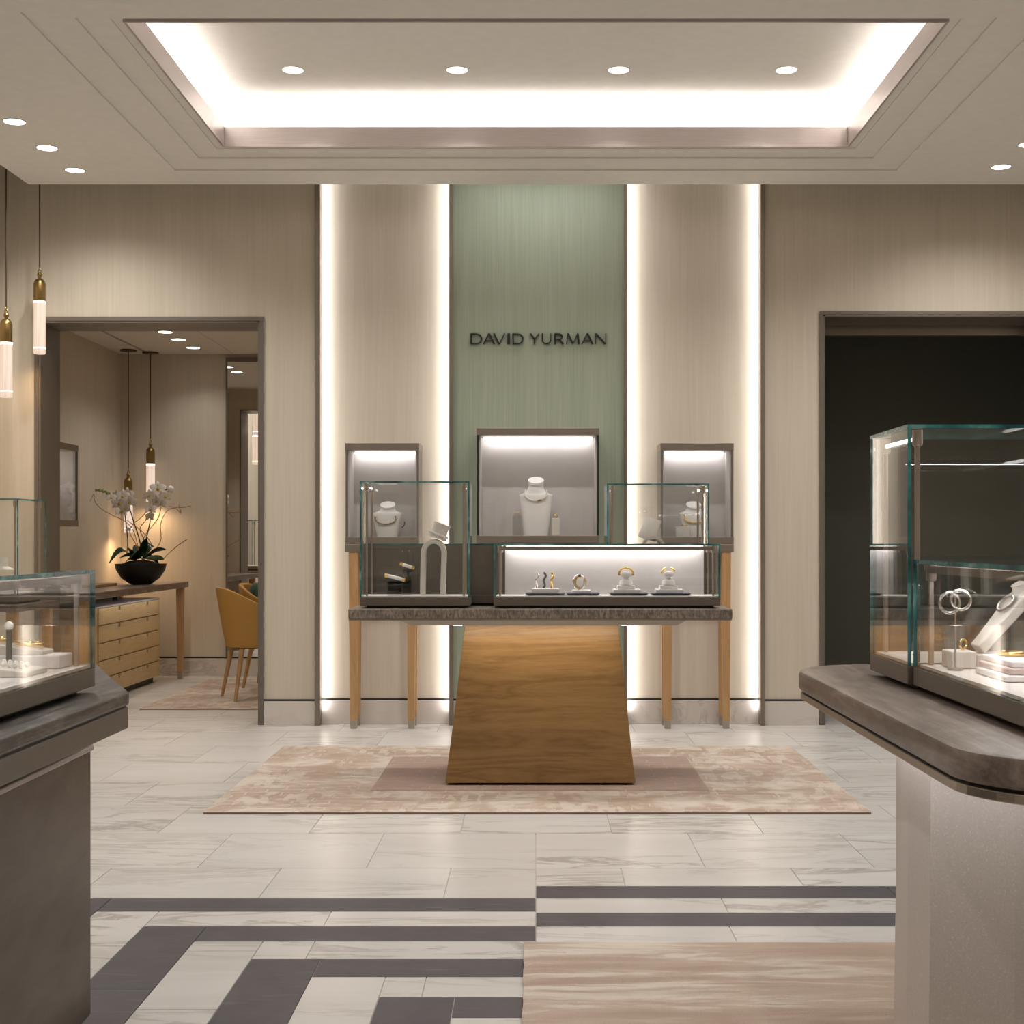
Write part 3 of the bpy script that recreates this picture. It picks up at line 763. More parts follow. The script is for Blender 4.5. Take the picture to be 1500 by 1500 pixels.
def wc(px0, px1, pyt, pyb, Yf): return ((px0+px1)/2-VX)*Yf/F, (px1-px0)*Yf/F, HC-(pyb-VY)*Yf/F, (pyb-pyt)*Yf/F
x, wv, z, h = wc(505.5, 614, 648, 796, 9.09)
wcL = wall_case('small wall case with a white bust wearing a dark bead necklace', (x, 9.354, zs), wv, 1.8-zs+0.02 if False else h, 0.262, power=0.17); wcLp = (x, 9.354, zs, wv, h)
x, wv, z, h = wc(967.5, 1075, 648, 796, 9.09)
wcR = wall_case('small wall case with a white bust wearing a yellow gold necklace', (x, 9.354, zs), wv, h, 0.262, power=0.17); wcRp = (x, 9.354, zs, wv, h)
x, wv, z, h = wc(698, 878, 627, 795, 9.07)
wcM = wall_case('large wall case with a tall white bust, mounted on the green panel', (x, 9.329, z), wv, h, 0.26, power=0.42, blackedge=True); wcMp = (x, 9.329, z, wv, h)

# ================================================================== JEWELLERY AND DISPLAYS
def ell(cx, cy, z, rx, ry, n=20, p=2.0, rot=0):
    out = []
    for i in range(n):
        a = 2*PI*i/n; c, s_ = math.cos(a), math.sin(a)
        out.append((cx+rx*math.copysign(abs(c)**(2/p), c), cy+ry*math.copysign(abs(s_)**(2/p), s_), z))
    return out
def bust(label, loc, h, wbase, wsh, neck, lean=0.0, mat_='display_white', rz=0, group=None, depth=0.05):
    """necklace bust: flat tapering chest, shoulders, neck with a slanted top"""
    rings = []
    zs_ = h*0.74
    for u, wd, dp in ((0, wbase, depth*0.9), (0.25, wbase+(wsh-wbase)*0.25, depth), (0.6, wbase+(wsh-wbase)*0.62, depth), (0.9, wsh*0.985, depth), (0.975, wsh, depth*0.97), (0.995, wsh*0.97, depth*0.93)):
        rings.append(ell(0, lean*u, zs_*u, wd/2, dp, p=3.6))
    for k, r_ in ((1.02, 0.90), (1.06, 0.72), (1.11, 0.60), (1.17, 0.53), (1.24, 0.52)):
        rings.append(ell(0, lean*k, min(zs_*k, h*0.93), neck*r_, min(depth*0.9, neck*r_*0.9)))
    for zz, r_ in ((h*0.955, 0.55), (h, 0.55)):
        rings.append([(a, b_, c+b_*0.45) for a, b_, c in ell(0, 0, zz, neck*r_, neck*r_)])
    o = MB().loft(rings).build('necklace_bust', mat_, None, True)
    o.location = loc; o.rotation_euler = (0,0,rz)
    return tag(o, label, 'bust', group)
def necklace(label, loc, rx, drop, bead, mats, n=26, depth=0.05, pend=None):
    """front strand lying on a bust's chest"""
    t = MB()
    for i in range(n+1):
        a = (-1+2*i/n)*PI*0.60
        d = (math.cos(a)-math.cos(PI*0.60))/(1-math.cos(PI*0.60))
        yy = -(depth*1.03+bead*0.8)
        mi = 0 if len(mats) == 1 else (pend(i) if pend else 0)
        t.ball((rx*math.sin(a)/math.sin(PI/2), yy, -drop*d), bead, 8, mi)
    o = t.build('necklace', mats, None, True); o.location = loc
    return tag(o, label, 'necklace')
def block(name, label, cat, x0, x1, y0, y1, z0, z1, m, bevel=0.003, group=None):
    o = MB().box(x0-(x0+x1)/2, x1-(x0+x1)/2, y0-(y0+y1)/2, y1-(y0+y1)/2, 0, z1-z0).build(name, m, None, bevel=bevel)
    o.location = ((x0+x1)/2, (y0+y1)/2, z0)
    return tag(o, label, cat, group)
def ring_obj(name, label, cat, c, R, r, m, tilt=(0,0,0), arcs=(0, 2*PI), flat=1.0, group=None):
    n = 32; closed = abs(arcs[1]-arcs[0]-2*PI) < 1e-4
    k = n if closed else n+1
    pts = [(R*math.cos(arcs[0]+(arcs[1]-arcs[0])*i/n), 0, R*math.sin(arcs[0]+(arcs[1]-arcs[0])*i/n)) for i in range(k)]
    mb = MB().tube(pts, r, 8, closed)
    mb.v = [(a, b_*flat, c_) for a, b_, c_ in mb.v]
    o = mb.build(name, m, None, True); o.location = c; o.rotation_euler = tilt
    return tag(o, label, cat, group)

# --- centre wall case
X0, YB0, Z0, W0, H0 = wcMp
zf = Z0+0.0455; yc = YB0-0.13; sc_ = yc/F
bz = (HC-(703-VY)*sc_)-zf
bust('tall white necklace bust in the wall case on the green panel', ((785-VX)*sc_+0.0, yc, zf), bz, 36*sc_, 49*sc_, 21*sc_)
zn = HC-(719-VY)*sc_
necklace('bead necklace with a dark and a gold bead on the tall bust', ((785-VX)*sc_, yc+0.0, zn), 16*sc_, 15*sc_, 0.0058, ['gold','gunmetal','pearl'], pend=lambda i: 1 if i in (15,16) else (0 if i in (14,17,18) else 2))
block('ring_box', 'grey ring block beside the tall bust, gold ring on top', 'ring box', (808-VX)*sc_, (820-VX)*sc_, yc-0.03, yc+0.02, zf, HC-(759-VY)*sc_, 'display_cream')
ring_obj('ring', 'small ring on the grey block beside the tall bust', 'ring', ((814-VX)*sc_, yc-0.005, HC-(756.5-VY)*sc_), 0.010, 0.003, 'gold')
block('ring_box', 'clear block with tiny earrings beside the tall bust', 'earring stand', (751-VX)*sc_, (763-VX)*sc_, yc-0.03, yc+0.02, zf, HC-(755-VY)*sc_, 'acrylic', 0.001)
for k, dx in enumerate((-2.5, 2.5)): ring_obj('earring', 'tiny gold earring on the clear block by the tall bust', 'earring', ((757+dx-VX)*sc_, yc-0.01, HC-(752.6-VY)*sc_), 0.007, 0.002, 'gold', group='earrings in the green-panel case')

# --- left wall case
X0, YB0, Z0, W0, H0 = wcLp
zf = Z0+0.0455; yc = YB0-0.13; sc_ = yc/F
bz = (HC-(739-VY)*sc_)-zf
bust('short white bust in the wall case behind the arch-stand case', ((568-VX)*sc_, yc, zf), bz, 30*sc_, 44*sc_, 20*sc_)
necklace('dark bead necklace on the short bust behind the arch-stand case', ((566-VX)*sc_, yc, HC-(757-VY)*sc_), 15*sc_, 11*sc_, 0.0052, ['gold','gunmetal'], pend=lambda i: 1 if i % 3 else 0)
ring_obj('pendant_charm', 'slim dark drop hanging at the side of the short bust', 'pendant', ((585-VX)*sc_, yc-0.02, HC-(766-VY)*sc_), 0.035, 0.004, 'gunmetal', (0, 0.2, 0), (-0.9, 0.5))
# --- right wall case
X0, YB0, Z0, W0, H0 = wcRp
zf = Z0+0.0455; yc = YB0-0.13; sc_ = yc/F
bz = (HC-(739-VY)*sc_)-zf
bust('short white bust in the wall case behind the cuff display', ((1016-VX)*sc_, yc, zf), bz, 30*sc_, 44*sc_, 20*sc_)
necklace('gold chain necklace on the short bust behind the cuff display', ((1016-VX)*sc_, yc, HC-(755-VY)*sc_), 15*sc_, 11*sc_, 0.0055, ['gold'])
block('ring_box', 'low grey ring block in the wall case behind the cuff display', 'ring box', (988-VX)*sc_, (1008-VX)*sc_, yc-0.09, yc-0.055, zf, HC-(771.5-VY)*sc_, 'fabric_grey')
for k, dx in enumerate((-3, 3)): ring_obj('ring', 'gold ring lying on the low grey block', 'ring', ((1001+dx-VX)*sc_, yc-0.072, HC-(770-VY)*sc_), 0.008, 0.003, 'gold', (1.45,0,0), group='rings on the low grey block')

# --- front tall case: arch stand with a sleeve bracelet
zd = ZT+zdk+0.0006; ym = Y1+0.15; s1 = ym/F
def PX(px, s=None): return (px-VX)*(s or s1)
def PZ(py, s=None): return HC-(py-VY)*(s or s1)
xa, xb, zt_ = PX(621), PX(651), PZ(810)
ra = (xb-xa)/2; xm = (xa+xb)/2
pts = [(xa-0.004, 0, zd)]+[(xa-0.004+0.004*u, 0, zd+(zt_-zd)*u) for u in (0.3,0.6,0.85)]
pts += [(xm+ra*math.cos(PI-PI*i/12), 0, zt_+ra*1.15*math.sin(PI*i/12)) for i in range(13)]
pts += [(xb-0.006*u, 0, zt_+(zd-zt_)*u) for u in (0.2,0.45,0.75,1.0)]
m = MB(); rings = []
for i, p in enumerate(pts):
    a = Vector(pts[max(0,i-1)]); c = Vector(pts[min(len(pts)-1,i+1)]); t_ = (c-a).normalized(); nn = Vector((-t_.z,0,t_.x)); p = Vector(p)
    rings.append([tuple(p+nn*0.012+Vector((0,-0.03,0))), tuple(p+nn*0.012+Vector((0,0.03,0))), tuple(p-nn*0.012+Vector((0,0.03,0))), tuple(p-nn*0.012+Vector((0,-0.03,0)))])
o = m.loft(rings).build('arch_stand', 'display_cream', None, False, 0.004); o.location = (0, ym-0.02, 0); tag(o, 'cream arch-shaped bracelet stand in the tall glass case', 'jewellery stand')
def cuff_display(label, cx_, yy, zb, ht, wd, tiltz):
    t = thing('cuff_display', label, 'jewellery stand', (cx_, yy, zb), 0)
    M = Matrix.Rotation(0.38, 4, 'Y')
    mb = MB()
    R0 = wd/2
    rings = []
    for u, r in ((0, 1.08), (0.08, 1.1), (0.35, 0.92), (0.7, 0.86), (0.95, 0.98), (1.0, 0.95)):
        rings.append(ell(0, 0, ht*u, R0*r, R0*r*0.8, 24))
    mb.loft(rings).xf(M).build('sleeve', 'display_cream', t, True)
    cm_ = MB()
    for k in range(26):
        a = 2*PI*k/26; cm_.ball((R0*1.04*math.cos(a), R0*0.85*math.sin(a), ht*0.26), 0.0055, 6)
    cm_.xf(M).build('bead_band', 'pearl', t, True)
    return t
cuff_display('cream cuff sleeve resting on the arched bracelet stand', PX(640), ym-0.02, zt_+ra*1.15+0.012+0.003, 0.076, 0.09, 0)
sC = (Y2+0.13)/F
# white cuff in the rear tall case, lifted on a block hidden by the low case
cd = thing('cuff_display', 'white cuff display on a block in the case behind the low one', 'jewellery stand', (PX(956, sC), Y2+0.13, ZT+zdk+0.0006), 0)
MB().box(-0.045, 0.045, -0.04, 0.04, 0.0, PZ(800, sC)-ZT-zdk).build('block', 'display_cream', cd, bevel=0.003)
zb = PZ(800, sC)-ZT-zdk
mb = MB()
rr = [[(0.058*math.cos(PI*i/16)*k, yy, zb+0.058*math.sin(PI*i/16)*k) for i in range(17)] for yy, k in ((-0.05,1.0),(-0.052,0.94),(-0.05,0.78))]
ob = MB(); ob.loft([[(0.058*math.cos(PI*i/16), -0.05, zb+0.05*math.sin(PI*i/16)) for i in range(17)]+[(0.042*math.cos(PI-PI*i/16), -0.05, zb+0.036*math.sin(PI*i/16)) for i in range(17)],
                    [(0.05*math.cos(PI*i/16), 0.05, zb+0.05*math.sin(PI*i/16)) for i in range(17)]+[(0.036*math.cos(PI-PI*i/16), 0.05, zb+0.036*math.sin(PI*i/16)) for i in range(17)]])
ob.build('arch', 'display_cream', cd, True)
rings = [ell(0,0,0.11*u,0.047*r,0.04*r,22) for u, r in ((0,0.95),(0.1,1.02),(0.5,0.86),(0.92,0.93),(1,0.9))]
MB().loft(rings).xf(Matrix.Translation((-0.03,0,zb+0.035)) @ Matrix.Rotation(0.30,4,'Y')).build('sleeve', 'display_cream', cd, True)
# two bars on clear blocks, modelled after bracelet reflections in the front tall case
for k, (a, b_, yt, tl, lab) in enumerate(((587,606,829,0.30,'upper'),(565,592,846,0.24,'lower'))):
    yy = ym+0.035-0.11*k; s_ = yy/F
    block('acrylic_riser', 'clear riser under the %s bar shaped after a bracelet reflection in the arch-stand case' % lab, 'riser', PX(a+3,s_), PX(b_-3,s_), yy-0.02, yy+0.02, zd, PZ(yt+5,s_), 'acrylic', 0.001)
    L = PX(b_,s_)-PX(a,s_)
    t = thing('bracelet', '%s pearl bar with gold ends, standing in for a bracelet reflection in the arch-stand case' % lab, 'bracelet', (PX((a+b_)/2,s_), yy, PZ(yt,s_)))
    t.rotation_euler = (0, tl, 0)
    MB().tube([(-L/2+0.008,0,0),(L/2-0.008,0,0)], 0.0085, 8).build('band', 'pearl', t, True)
    for sx in (-1, 1): MB().tube([(sx*(L/2-0.008),0,0),(sx*(L/2+0.006),0,0)], 0.0095, 8).build('clasp', 'gold', t, True)

# --- long low case: four trays
yt_ = Y1+0.125; s2 = yt_/F; zd2 = ZT+0.012+0.040+0.006
def tray(label, a, b_, m):
    x0, x1 = PX(a,s2), PX(b_,s2); xc = (x0+x1)/2
    o = MB().loft([[(x0-xc+0.012,-0.07,0),(x1-xc-0.012,-0.07,0),(x1-xc-0.012,0.07,0),(x0-xc+0.012,0.07,0)],[(x0-xc,-0.08,0.010),(x1-xc,-0.08,0.010),(x1-xc,0.08,0.010),(x0-xc,0.08,0.010)]]).build('jewellery_tray', m, None)
    o.location = (xc, yt_, zd2+0.0005); tag(o, label, 'tray'); return zd2+0.0115
z1 = tray('black tray under the three upright earrings', 770, 828, 'tray_black')
tray('navy tray under the twisted knot bracelet', 829, 878, 'tray_navy')
tray('black tray under the domed stand with the whole gold cuff', 892, 948, 'tray_black')
tray('dark tray under the stand with the split gold cuff', 953, 1010, 'tray_navy')
def blk(name, lab, cat, a, b_, z0, z1_, m, y0=-0.045, y1=0.045): return block(name, lab, cat, PX(a,s2), PX(b_,s2), yt_+y0, yt_+y1, z0, z1_, m, 0.002)
blk('riser', 'white riser holding the three upright earrings', 'riser', 779, 819, z1, PZ(862,s2), 'display_white')
for nm, px, mt in (('silver', 786, 'silver'), ('black', 797, 'gunmetal'), ('gold', 808, 'gold')):
    z0 = PZ(862,s2)+0.0005; hgt = PZ(839.5,s2)-z0
    t = thing('earring', '%s upright hoop earring on the white riser' % nm, 'earring', (PX(px,s2), yt_, z0), 0.4, 'upright earrings in the low case')
    pts = [(0.007*math.sin(u*9), 0.012*math.cos(u*5), hgt*u) for u in [i/12 for i in range(13)]]
    MB().tube(pts, 0.0055, 8).build('hoop', mt, t, True)
    MB().ball((pts[-1][0], pts[-1][1], hgt), 0.006, 8).build('stud', mt, t, True)
blk('riser', 'white low riser on the navy tray', 'riser', 838, 865, z1, PZ(864,s2), 'display_white')
t = thing('bracelet', 'twisted silver and gold knot bracelet on the navy tray', 'bracelet', (PX(849,s2), yt_, PZ(864,s2)+0.001))
for k, (ang, R, mt) in enumerate(((0.5, 0.031, 'silver'), (-0.6, 0.030, 'silver'), (0.0, 0.026, 'gold'))):
    M = Matrix.Translation((0.004*(k-1), 0, 0.036)) @ Matrix.Rotation(ang, 4, 'Z') @ Matrix.Rotation(0.35*(k-1), 4, 'Y')
    MB().tube([(R*math.cos(2*PI*i/28), 0, R*math.sin(2*PI*i/28)*1.05) for i in range(28)], 0.0052, 8, True).xf(M).build('band', mt, t, True)
MB().ball((0.002, -0.004, 0.068), 0.008, 8).build('stone', 'gunmetal', t, True)
for lab, a, c, split in (('whole', 917, 0, False), ('split', 979, 0, True)):
    blk('riser', 'pale low riser under the %s gold cuff' % lab, 'riser', a-19, a+21, z1, PZ(863,s2), 'display_white')
    blk('riser', 'stepped white block under the %s gold cuff' % lab, 'riser', a-13, a+13, PZ(863,s2)+0.0005, PZ(858,s2), 'display_white', -0.035, 0.035)
    t = thing('cuff_stand', 'domed white stand under the %s gold cuff' % lab, 'jewellery stand', (PX(a,s2), yt_, PZ(858,s2)+0.001))
    hz = PZ(835,s2)-PZ(858,s2)
    MB().lathe([(0.030,0),(0.034,0.008),(0.030,0.024),(0.014,0.032),(0.011,0.040)], n=18).build('dome', 'display_white', t, True)
    MB().lathe([(0.011,0.039),(0.026,0.046),(0.028,0.058),(0.022,0.066),(0.002,0.070)], n=18).build('head', 'display_white', t, True)
    zc_ = PZ(858,s2)+0.055
    g = thing('cuff_bracelet', '%s gold cuff bracelet arched over its white stand' % lab, 'bracelet', (PX(a,s2), yt_, zc_))
    for (b0, b1) in (((0.15*PI, 0.40*PI), (0.60*PI, 0.95*PI)) if split else ((-0.05*PI, 1.05*PI),)):
        MB().tube([(0.034*math.cos(b0+(b1-b0)*i/16), 0, 0.032*math.sin(b0+(b1-b0)*i/16)) for i in range(17)], 0.0055, 8).build('band', 'gold', g, True)

# ================================================================== RIGHT COUNTER
ZK = 0.873
rc = thing('display_counter', 'rounded brown stone counter on a pale faceted column', 'counter', (1.3, 2.95, 0))
def sh(pts, dx, dy): return [(a-dx, b_-dy) for a, b_ in pts]
out = rrect(0.66, 1.95, 2.10, 3.78, 0.20, 10)
o_ = MB()
def offs(pts, k, c=(1.305,2.94)):
    return [(c[0]+(a-c[0])*(1-k/0.645), c[1]+(b_-c[1])*(1-k/0.84)) for a, b_ in pts]
rings = [[(a,b_,z) for a,b_ in sh(offs(out,k),1.3,2.95)] for k, z in ((0.004,ZK-0.05),(0.0,ZK-0.044),(0.0,ZK-0.010),(0.003,ZK-0.003),(0.010,ZK))]
o_.loft(rings).build('counter_top', 'stone_brown', rc, True)
MB().loft([[(a,b_,z) for a,b_ in sh(offs(out,0.012),1.3,2.95)] for z in (ZK-0.056,ZK-0.05)]).build('shadow_gap', 'black_metal', rc)
MB().loft([[(a,b_,z) for a,b_ in sh(offs(out,0.004),1.3,2.95)] for z in (ZK-0.072,ZK-0.056)]).build('metal_band', 'bronze_light', rc, bevel=0.002)
colp = [(0.80,3.185),(0.777,2.995),(0.783,2.845),(0.945,2.825),(1.10,2.86),(1.30,2.845),(1.5,2.86),(1.66,2.84),(1.80,2.9),(1.80,3.3),(1.6,3.45),(1.0,3.45)]
colp = sh(colp, 1.3, 2.95)
MB().loft([[(a*1.012,b_*1.012,0.0147) for a,b_ in colp],[(a,b_,0.45) for a,b_ in colp],[(a,b_,ZK-0.072) for a,b_ in colp]]).build('column', 'pearl_column', rc)
area('counter_led', (0.735, 2.9, ZK-0.078), (0, 0, 0), 0.02, 0.7, 0.35, LEDC)
area('counter_led', (1.15, 2.72, ZK-0.078), (0, 0, 0), 0.8, 0.02, 0.6, LEDC)

# tall case at the far end, low case along the aisle side
rh = 1.452-ZK; rl = 1.157-ZK
cE, zE = glass_case('tall_glass_case', 'tall empty glass case at the far end of the rounded brown counter', (1.14, 3.30, ZK), 0.66, 0.35, rh)
rod_led(cE, (-0.30, -0.145, rh-0.028), (-0.30, 0.145, rh-0.028)); rod_led(cE, (0.10, -0.145, rh-0.05), (0.10, 0.145, rh-0.05))
cFx, cFy, cFw, cFd = 1.12, 2.70, 0.60, 0.83
cF, zF = glass_case('low_glass_case', 'low glass case holding a leaning chain bust, on the rounded brown counter', (cFx, cFy, ZK), cFw, cFd, rl)
MB().box(-cFw/2+0.02, -cFw/2+0.035, -cFd/2+0.03, cFd/2-0.03, rl-0.028, rl-0.012).build('front_rail', 'bronze_light', cF)
MB().box(-cFw/2+0.036, -cFw/2+0.046, -cFd/2+0.04, cFd/2-0.04, rl-0.024, rl-0.014).build('led_strip', 'led', cF)
area('case_led', (cFx-cFw/2+0.06, cFy, ZK+rl-0.03), (0, -0.35, 0), 0.02, cFd-0.1, 0.7)
area('case_led', (1.14, 3.30, ZK+rh-0.06), (0, 0, 0), 0.4, 0.02, 0.8)
zf = ZK+zF+0.0006
# leaning bust with chain, on a low pad
block('riser', 'low cream pad under the leaning bust board', 'riser', 0.925, 1.01, 3.005, 3.085, zf, zf+0.028, 'display_cream')
BX, BY, BZ = 0.945, 3.045, zf+0.0286
bs = thing('necklace_bust', 'cream leaning bust board in the low case on the rounded counter', 'bust', (BX, BY, BZ))
rings = []
LX, LZ = 0.105, 0.125
for u, wd in ((0,0.030),(0.3,0.036),(0.62,0.047),(0.85,0.050),(0.97,0.042)):
    rings.append([(LX*u, -wd, LZ*u), (LX*u, wd, LZ*u), (LX*u-0.014, wd, LZ*u+0.016), (LX*u-0.014, -wd, LZ*u+0.016)])
MB().loft(rings).build('board', 'display_cream', bs, True, 0.003)
MB().loft([ell(0.092,0,0.116,0.022,0.028,20), ell(0.086,0,0.130,0.018,0.022,20), ell(0.088,0,0.140,0.020,0.024,20), [(a,b_,c+(a-0.09)*0.5) for a,b_,c in ell(0.091,0,0.152,0.026,0.030,20)]]).build('neck', 'display_cream', bs, True)
ch = MB()
for i in range(44):
    a = 2*PI*i/44
    u = 0.80-0.24*(0.5+0.5*math.cos(a))
    ch.ball((BX+LX*u-0.0178, BY+0.036*math.sin(a), BZ+LZ*u+0.0205), 0.0042, 6)
tag(ch.build('necklace', 'silver', None, True), 'silver chain necklace on the leaning bust board', 'necklace')
block('riser', 'cream jewellery block beside the leaning bust board', 'riser', 0.866, 0.918, 2.985, 3.06, zf, zf+0.036, 'display_cream')
ring_obj('ring', 'small gold ring on the cream jewellery block', 'ring', (0.90, 3.02, zf+0.0365+0.0125), 0.010, 0.0025, 'gold', (0,0,0.6))
# linked hoops on a slim pin
hk = thing('hoop_stand', 'slim pin stand with a round base holding two silver hoops', 'jewellery stand', (0.866, 2.96, zf+0.0005))
MB().lathe([(0.016,0),(0.016,0.004),(0.002,0.005),(0.002,0.165),(0.001,0.166)], n=16).build('pin', 'steel_post', hk, True)
MB().tube([(-0.013,-0.004,0.162),(0.010,-0.004,0.163)], 0.0015, 6).build('arm', 'steel_post', hk, True)
for k, (dx, dz, rz) in enumerate(((-0.013, 0.139, 0.15), (0.010, 0.1445, -0.45))):
    ring_obj('hoop', ('larger' if k == 0 else 'smaller')+' polished silver hoop hanging on the slim pin stand', 'earring', (0.866+dx, 2.955, zf+dz), 0.0215-0.002*k, 0.0032, 'silver', (0, 0, rz), group='silver hoops on the pin stand')
# stack of trays and cylinder
for k, (x0, y0, m, lab) in enumerate(((0.885, 2.70, 'display_white', 'bottom white tray of the jewellery tray stack'), (0.895, 2.71, 'display_pink', 'pink tray in the middle of the jewellery tray stack'), (0.905, 2.72, 'display_white', 'top white tray of the jewellery tray stack'))):
    block('jewellery_tray', lab, 'tray', x0, x0+0.22, y0, y0+0.19, zf+0.0005+0.0125*k, zf+0.0125*(k+1), m, 0.003)
for k, (xx, yy) in enumerate(((0.95,2.86),(0.98,2.78))):
    ring_obj('bracelet', ('gold' if k == 0 else 'silver')+' bangle lying on the top white tray', 'bracelet', (xx, yy, zf+0.0375+0.005), 0.026, 0.0045, 'gold' if k == 0 else 'silver', (PI/2,0,0), group='bangles on the tray stack')
cy = MB().lathe([(0.034,0),(0.036,0.003),(0.036,0.085),(0.034,0.088),(0.001,0.088)], n=28).build('display_cylinder', 'display_white', None, True); cy.location = (1.05, 2.955, zf+0.0005)
tag(cy, 'plain white display cylinder behind the jewellery tray stack', 'jewellery stand')

# ================================================================== LEFT COUNTER
lc = thing('display_counter', 'dark veined stone counter on a brown panelled base', 'counter', (-1.35, 2.75, 0))
lo = [(-0.88,1.75),(-0.88,3.10),(-1.165,3.80),(-1.95,3.80),(-1.95,1.75)]
def lo_off(k): return [(-0.88-k,1.75+k),(-0.88-k,3.10-k*0.4),(-1.165-k*0.7,3.80-k),(-1.95+k,3.80-k),(-1.95+k,1.75+k)]
def S2(pts, z): return [(a+1.35, b_-2.75, z) for a, b_ in pts]
MB().loft([S2(lo_off(0.0), ZK-0.030), S2(lo_off(0.0), ZK)]).build('counter_top', 'stone_dark', lc, bevel=0.006, seg=3)
MB().loft([S2(lo_off(0.006), ZK-0.034), S2(lo_off(0.006), ZK-0.030)]).build('shadow_gap', 'black_metal', lc)
MB().loft([S2(lo_off(0.002), ZK-0.080), S2(lo_off(0.002), ZK-0.034)]).build('apron', 'bronze_paint', lc, bevel=0.002)
MB().loft([S2(lo_off(0.24), 0.69), S2(lo_off(0.24), ZK-0.080)]).build('neck', 'black_metal', lc)
bp = [(-1.095,1.9),(-1.108,3.57),(-1.9,3.57),(-1.9,1.9)]
MB().loft([S2([(a+0.008 if a > -1.5 else a, b_) for a, b_ in bp], 0.677), S2([(a+0.008 if a > -1.5 else a, b_) for a, b_ in bp], 0.69)]).build('base_cap', 'fascia_metal', lc, bevel=0.003)
MB().loft([S2(bp, 0.018), S2(bp, 0.677)]).build('base_panel', 'wood_dark_panel', lc, bevel=0.004)
MB().loft([S2([(-1.125,1.93),(-1.135,3.54),(-1.87,3.54),(-1.87,1.93)], 0.0005), S2([(-1.125,1.93),(-1.135,3.54),(-1.87,3.54),(-1.87,1.93)], 0.018)]).build('toe_kick', 'black_metal', lc)

lgh = 1.136-ZK
cGx, cGy, cGw, cGd = -1.25, 2.58, 0.60, 1.02
cG, zG = glass_case('low_glass_case', 'low glass case with pearl bracelets, on the dark veined counter', (cGx, cGy, ZK), cGw, cGd, lgh)
MB().box(cGw/2-0.035, cGw/2-0.02, -cGd/2+0.03, cGd/2-0.03, lgh-0.028, lgh-0.012).build('front_rail', 'bronze_light', cG)
MB().box(cGw/2-0.046, cGw/2-0.036, -cGd/2+0.04, cGd/2-0.04, lgh-0.024, lgh-0.014).build('led_strip', 'led', cG)
area('case_led', (cGx+cGw/2-0.06, cGy, ZK+lgh-0.03), (0, 0.35, 0), 0.02, cGd-0.1, 0.20)
zf = ZK+zG+0.0005
block('riser', 'broad white riser at the end of the pearl bracelet case', 'riser', -1.40, -0.992, 2.985, 3.07, zf, zf+0.028, 'display_white')
def ramp_tray(label, x0, x1, y0, y1, z0, h0, h1, m):
    xc, yc_ = (x0+x1)/2, (y0+y1)/2
    o = MB().add([(x0-xc,y0-yc_,0),(x1-xc,y0-yc_,0),(x1-xc,y1-yc_,0),(x0-xc,y1-yc_,0),(x0-xc,y0-yc_,h1),(x1-xc,y0-yc_,h0),(x1-xc,y1-yc_,h0),(x0-xc,y1-yc_,h1)],
                 [(0,3,2,1),(4,5,6,7),(0,1,5,4),(1,2,6,5),(2,3,7,6),(3,0,4,7)]).build('jewellery_ramp', m, None, bevel=0.002)
    o.location = (xc, yc_, z0); return tag(o, label, 'tray')
zr2 = zf+0.0286
ramp_tray('slanted cream tray with two gold bangles on the broad riser', -1.30, -1.03, 2.992, 3.062, zr2, 0.008, 0.045, 'display_cream')
ramp_tray('slanted cream tray holding the pearl rows', -1.28, -0.995, 2.80, 2.92, zf, 0.010, 0.040, 'display_cream')
for j, yy in enumerate((2.84, 2.875)):
    mb = MB()
    for i in range(20):
        u = i/19; xx = -1.24+0.22*u; mb.ball((xx, yy, zf+0.010+0.030*(-0.995-xx)/0.285+0.0065), 0.0058, 8)
    tag(mb.build('bracelet', 'pearl', None, True), 'straight row of pearls lying on the slanted cream tray', 'bracelet', 'pearl rows on the slanted tray')
for k in range(2):
    xx = -1.07-0.075*k; zz = zr2+0.008+0.037*(-1.03-xx)/0.27
    ring_obj('bracelet', 'gold bangle lying on the slanted tray on the broad riser', 'bracelet', (xx, 3.027, zz+0.008), 0.027, 0.0045, 'gold', (PI/2,0.14,0), group='gold bangles on the slanted tray')
pn = thing('ring_pin', 'dark pin stand with a round pearl head in the bracelet case', 'jewellery stand', (-1.085, 2.952, zf+0.0005))
MB().lathe([(0.014,0),(0.014,0.004),(0.006,0.006),(0.006,0.085)], n=14).build('pin', 'gunmetal', pn, True)
MB().ball((0,0,0.091), 0.010, 12).build('pearl_head', 'pearl', pn, True)

# ================================================================== FAR LEFT CASE BY THE WALL
ct = thing('console_table', 'console table against the left wall, behind the dark counter', 'table', (-3.17, 8.25, 0))
MB().box(-0.30, 0.30, -0.32, 0.32, 0.80, 0.84).build('tabletop', 'stone_brown', ct, bevel=0.004)
for sx in (-1, 1):
    for sy in (-1, 1):
        l = leg_mb(sx*0.26, sy*0.28, 0.055, 0.80, 0.055, 0.042).build('leg', 'oak_leg', ct, bevel=0.003)
        leg_mb(sx*0.26, sy*0.28, 0.0005, 0.055, 0.042, 0.038).build('ferrule', 'ferrule', l)
cH, zH = glass_case('tall_glass_case', 'tall glass case on the console by the left wall', (-3.155, 8.25, 0.8405), 0.52, 0.46, 0.592)
o = MB().loft([ell(0,0,0,0.06,0.05,18,3),ell(0,0,0.12,0.09,0.05,18,3),ell(0,0,0.15,0.03,0.03,18),ell(0,0,0.20,0.03,0.03,18)]).build('necklace_bust', 'display_cream', None, True)
o.location = (-3.05, 8.2, 0.8405+zH+0.001); tag(o, 'small cream bust in the case by the left wall', 'bust')

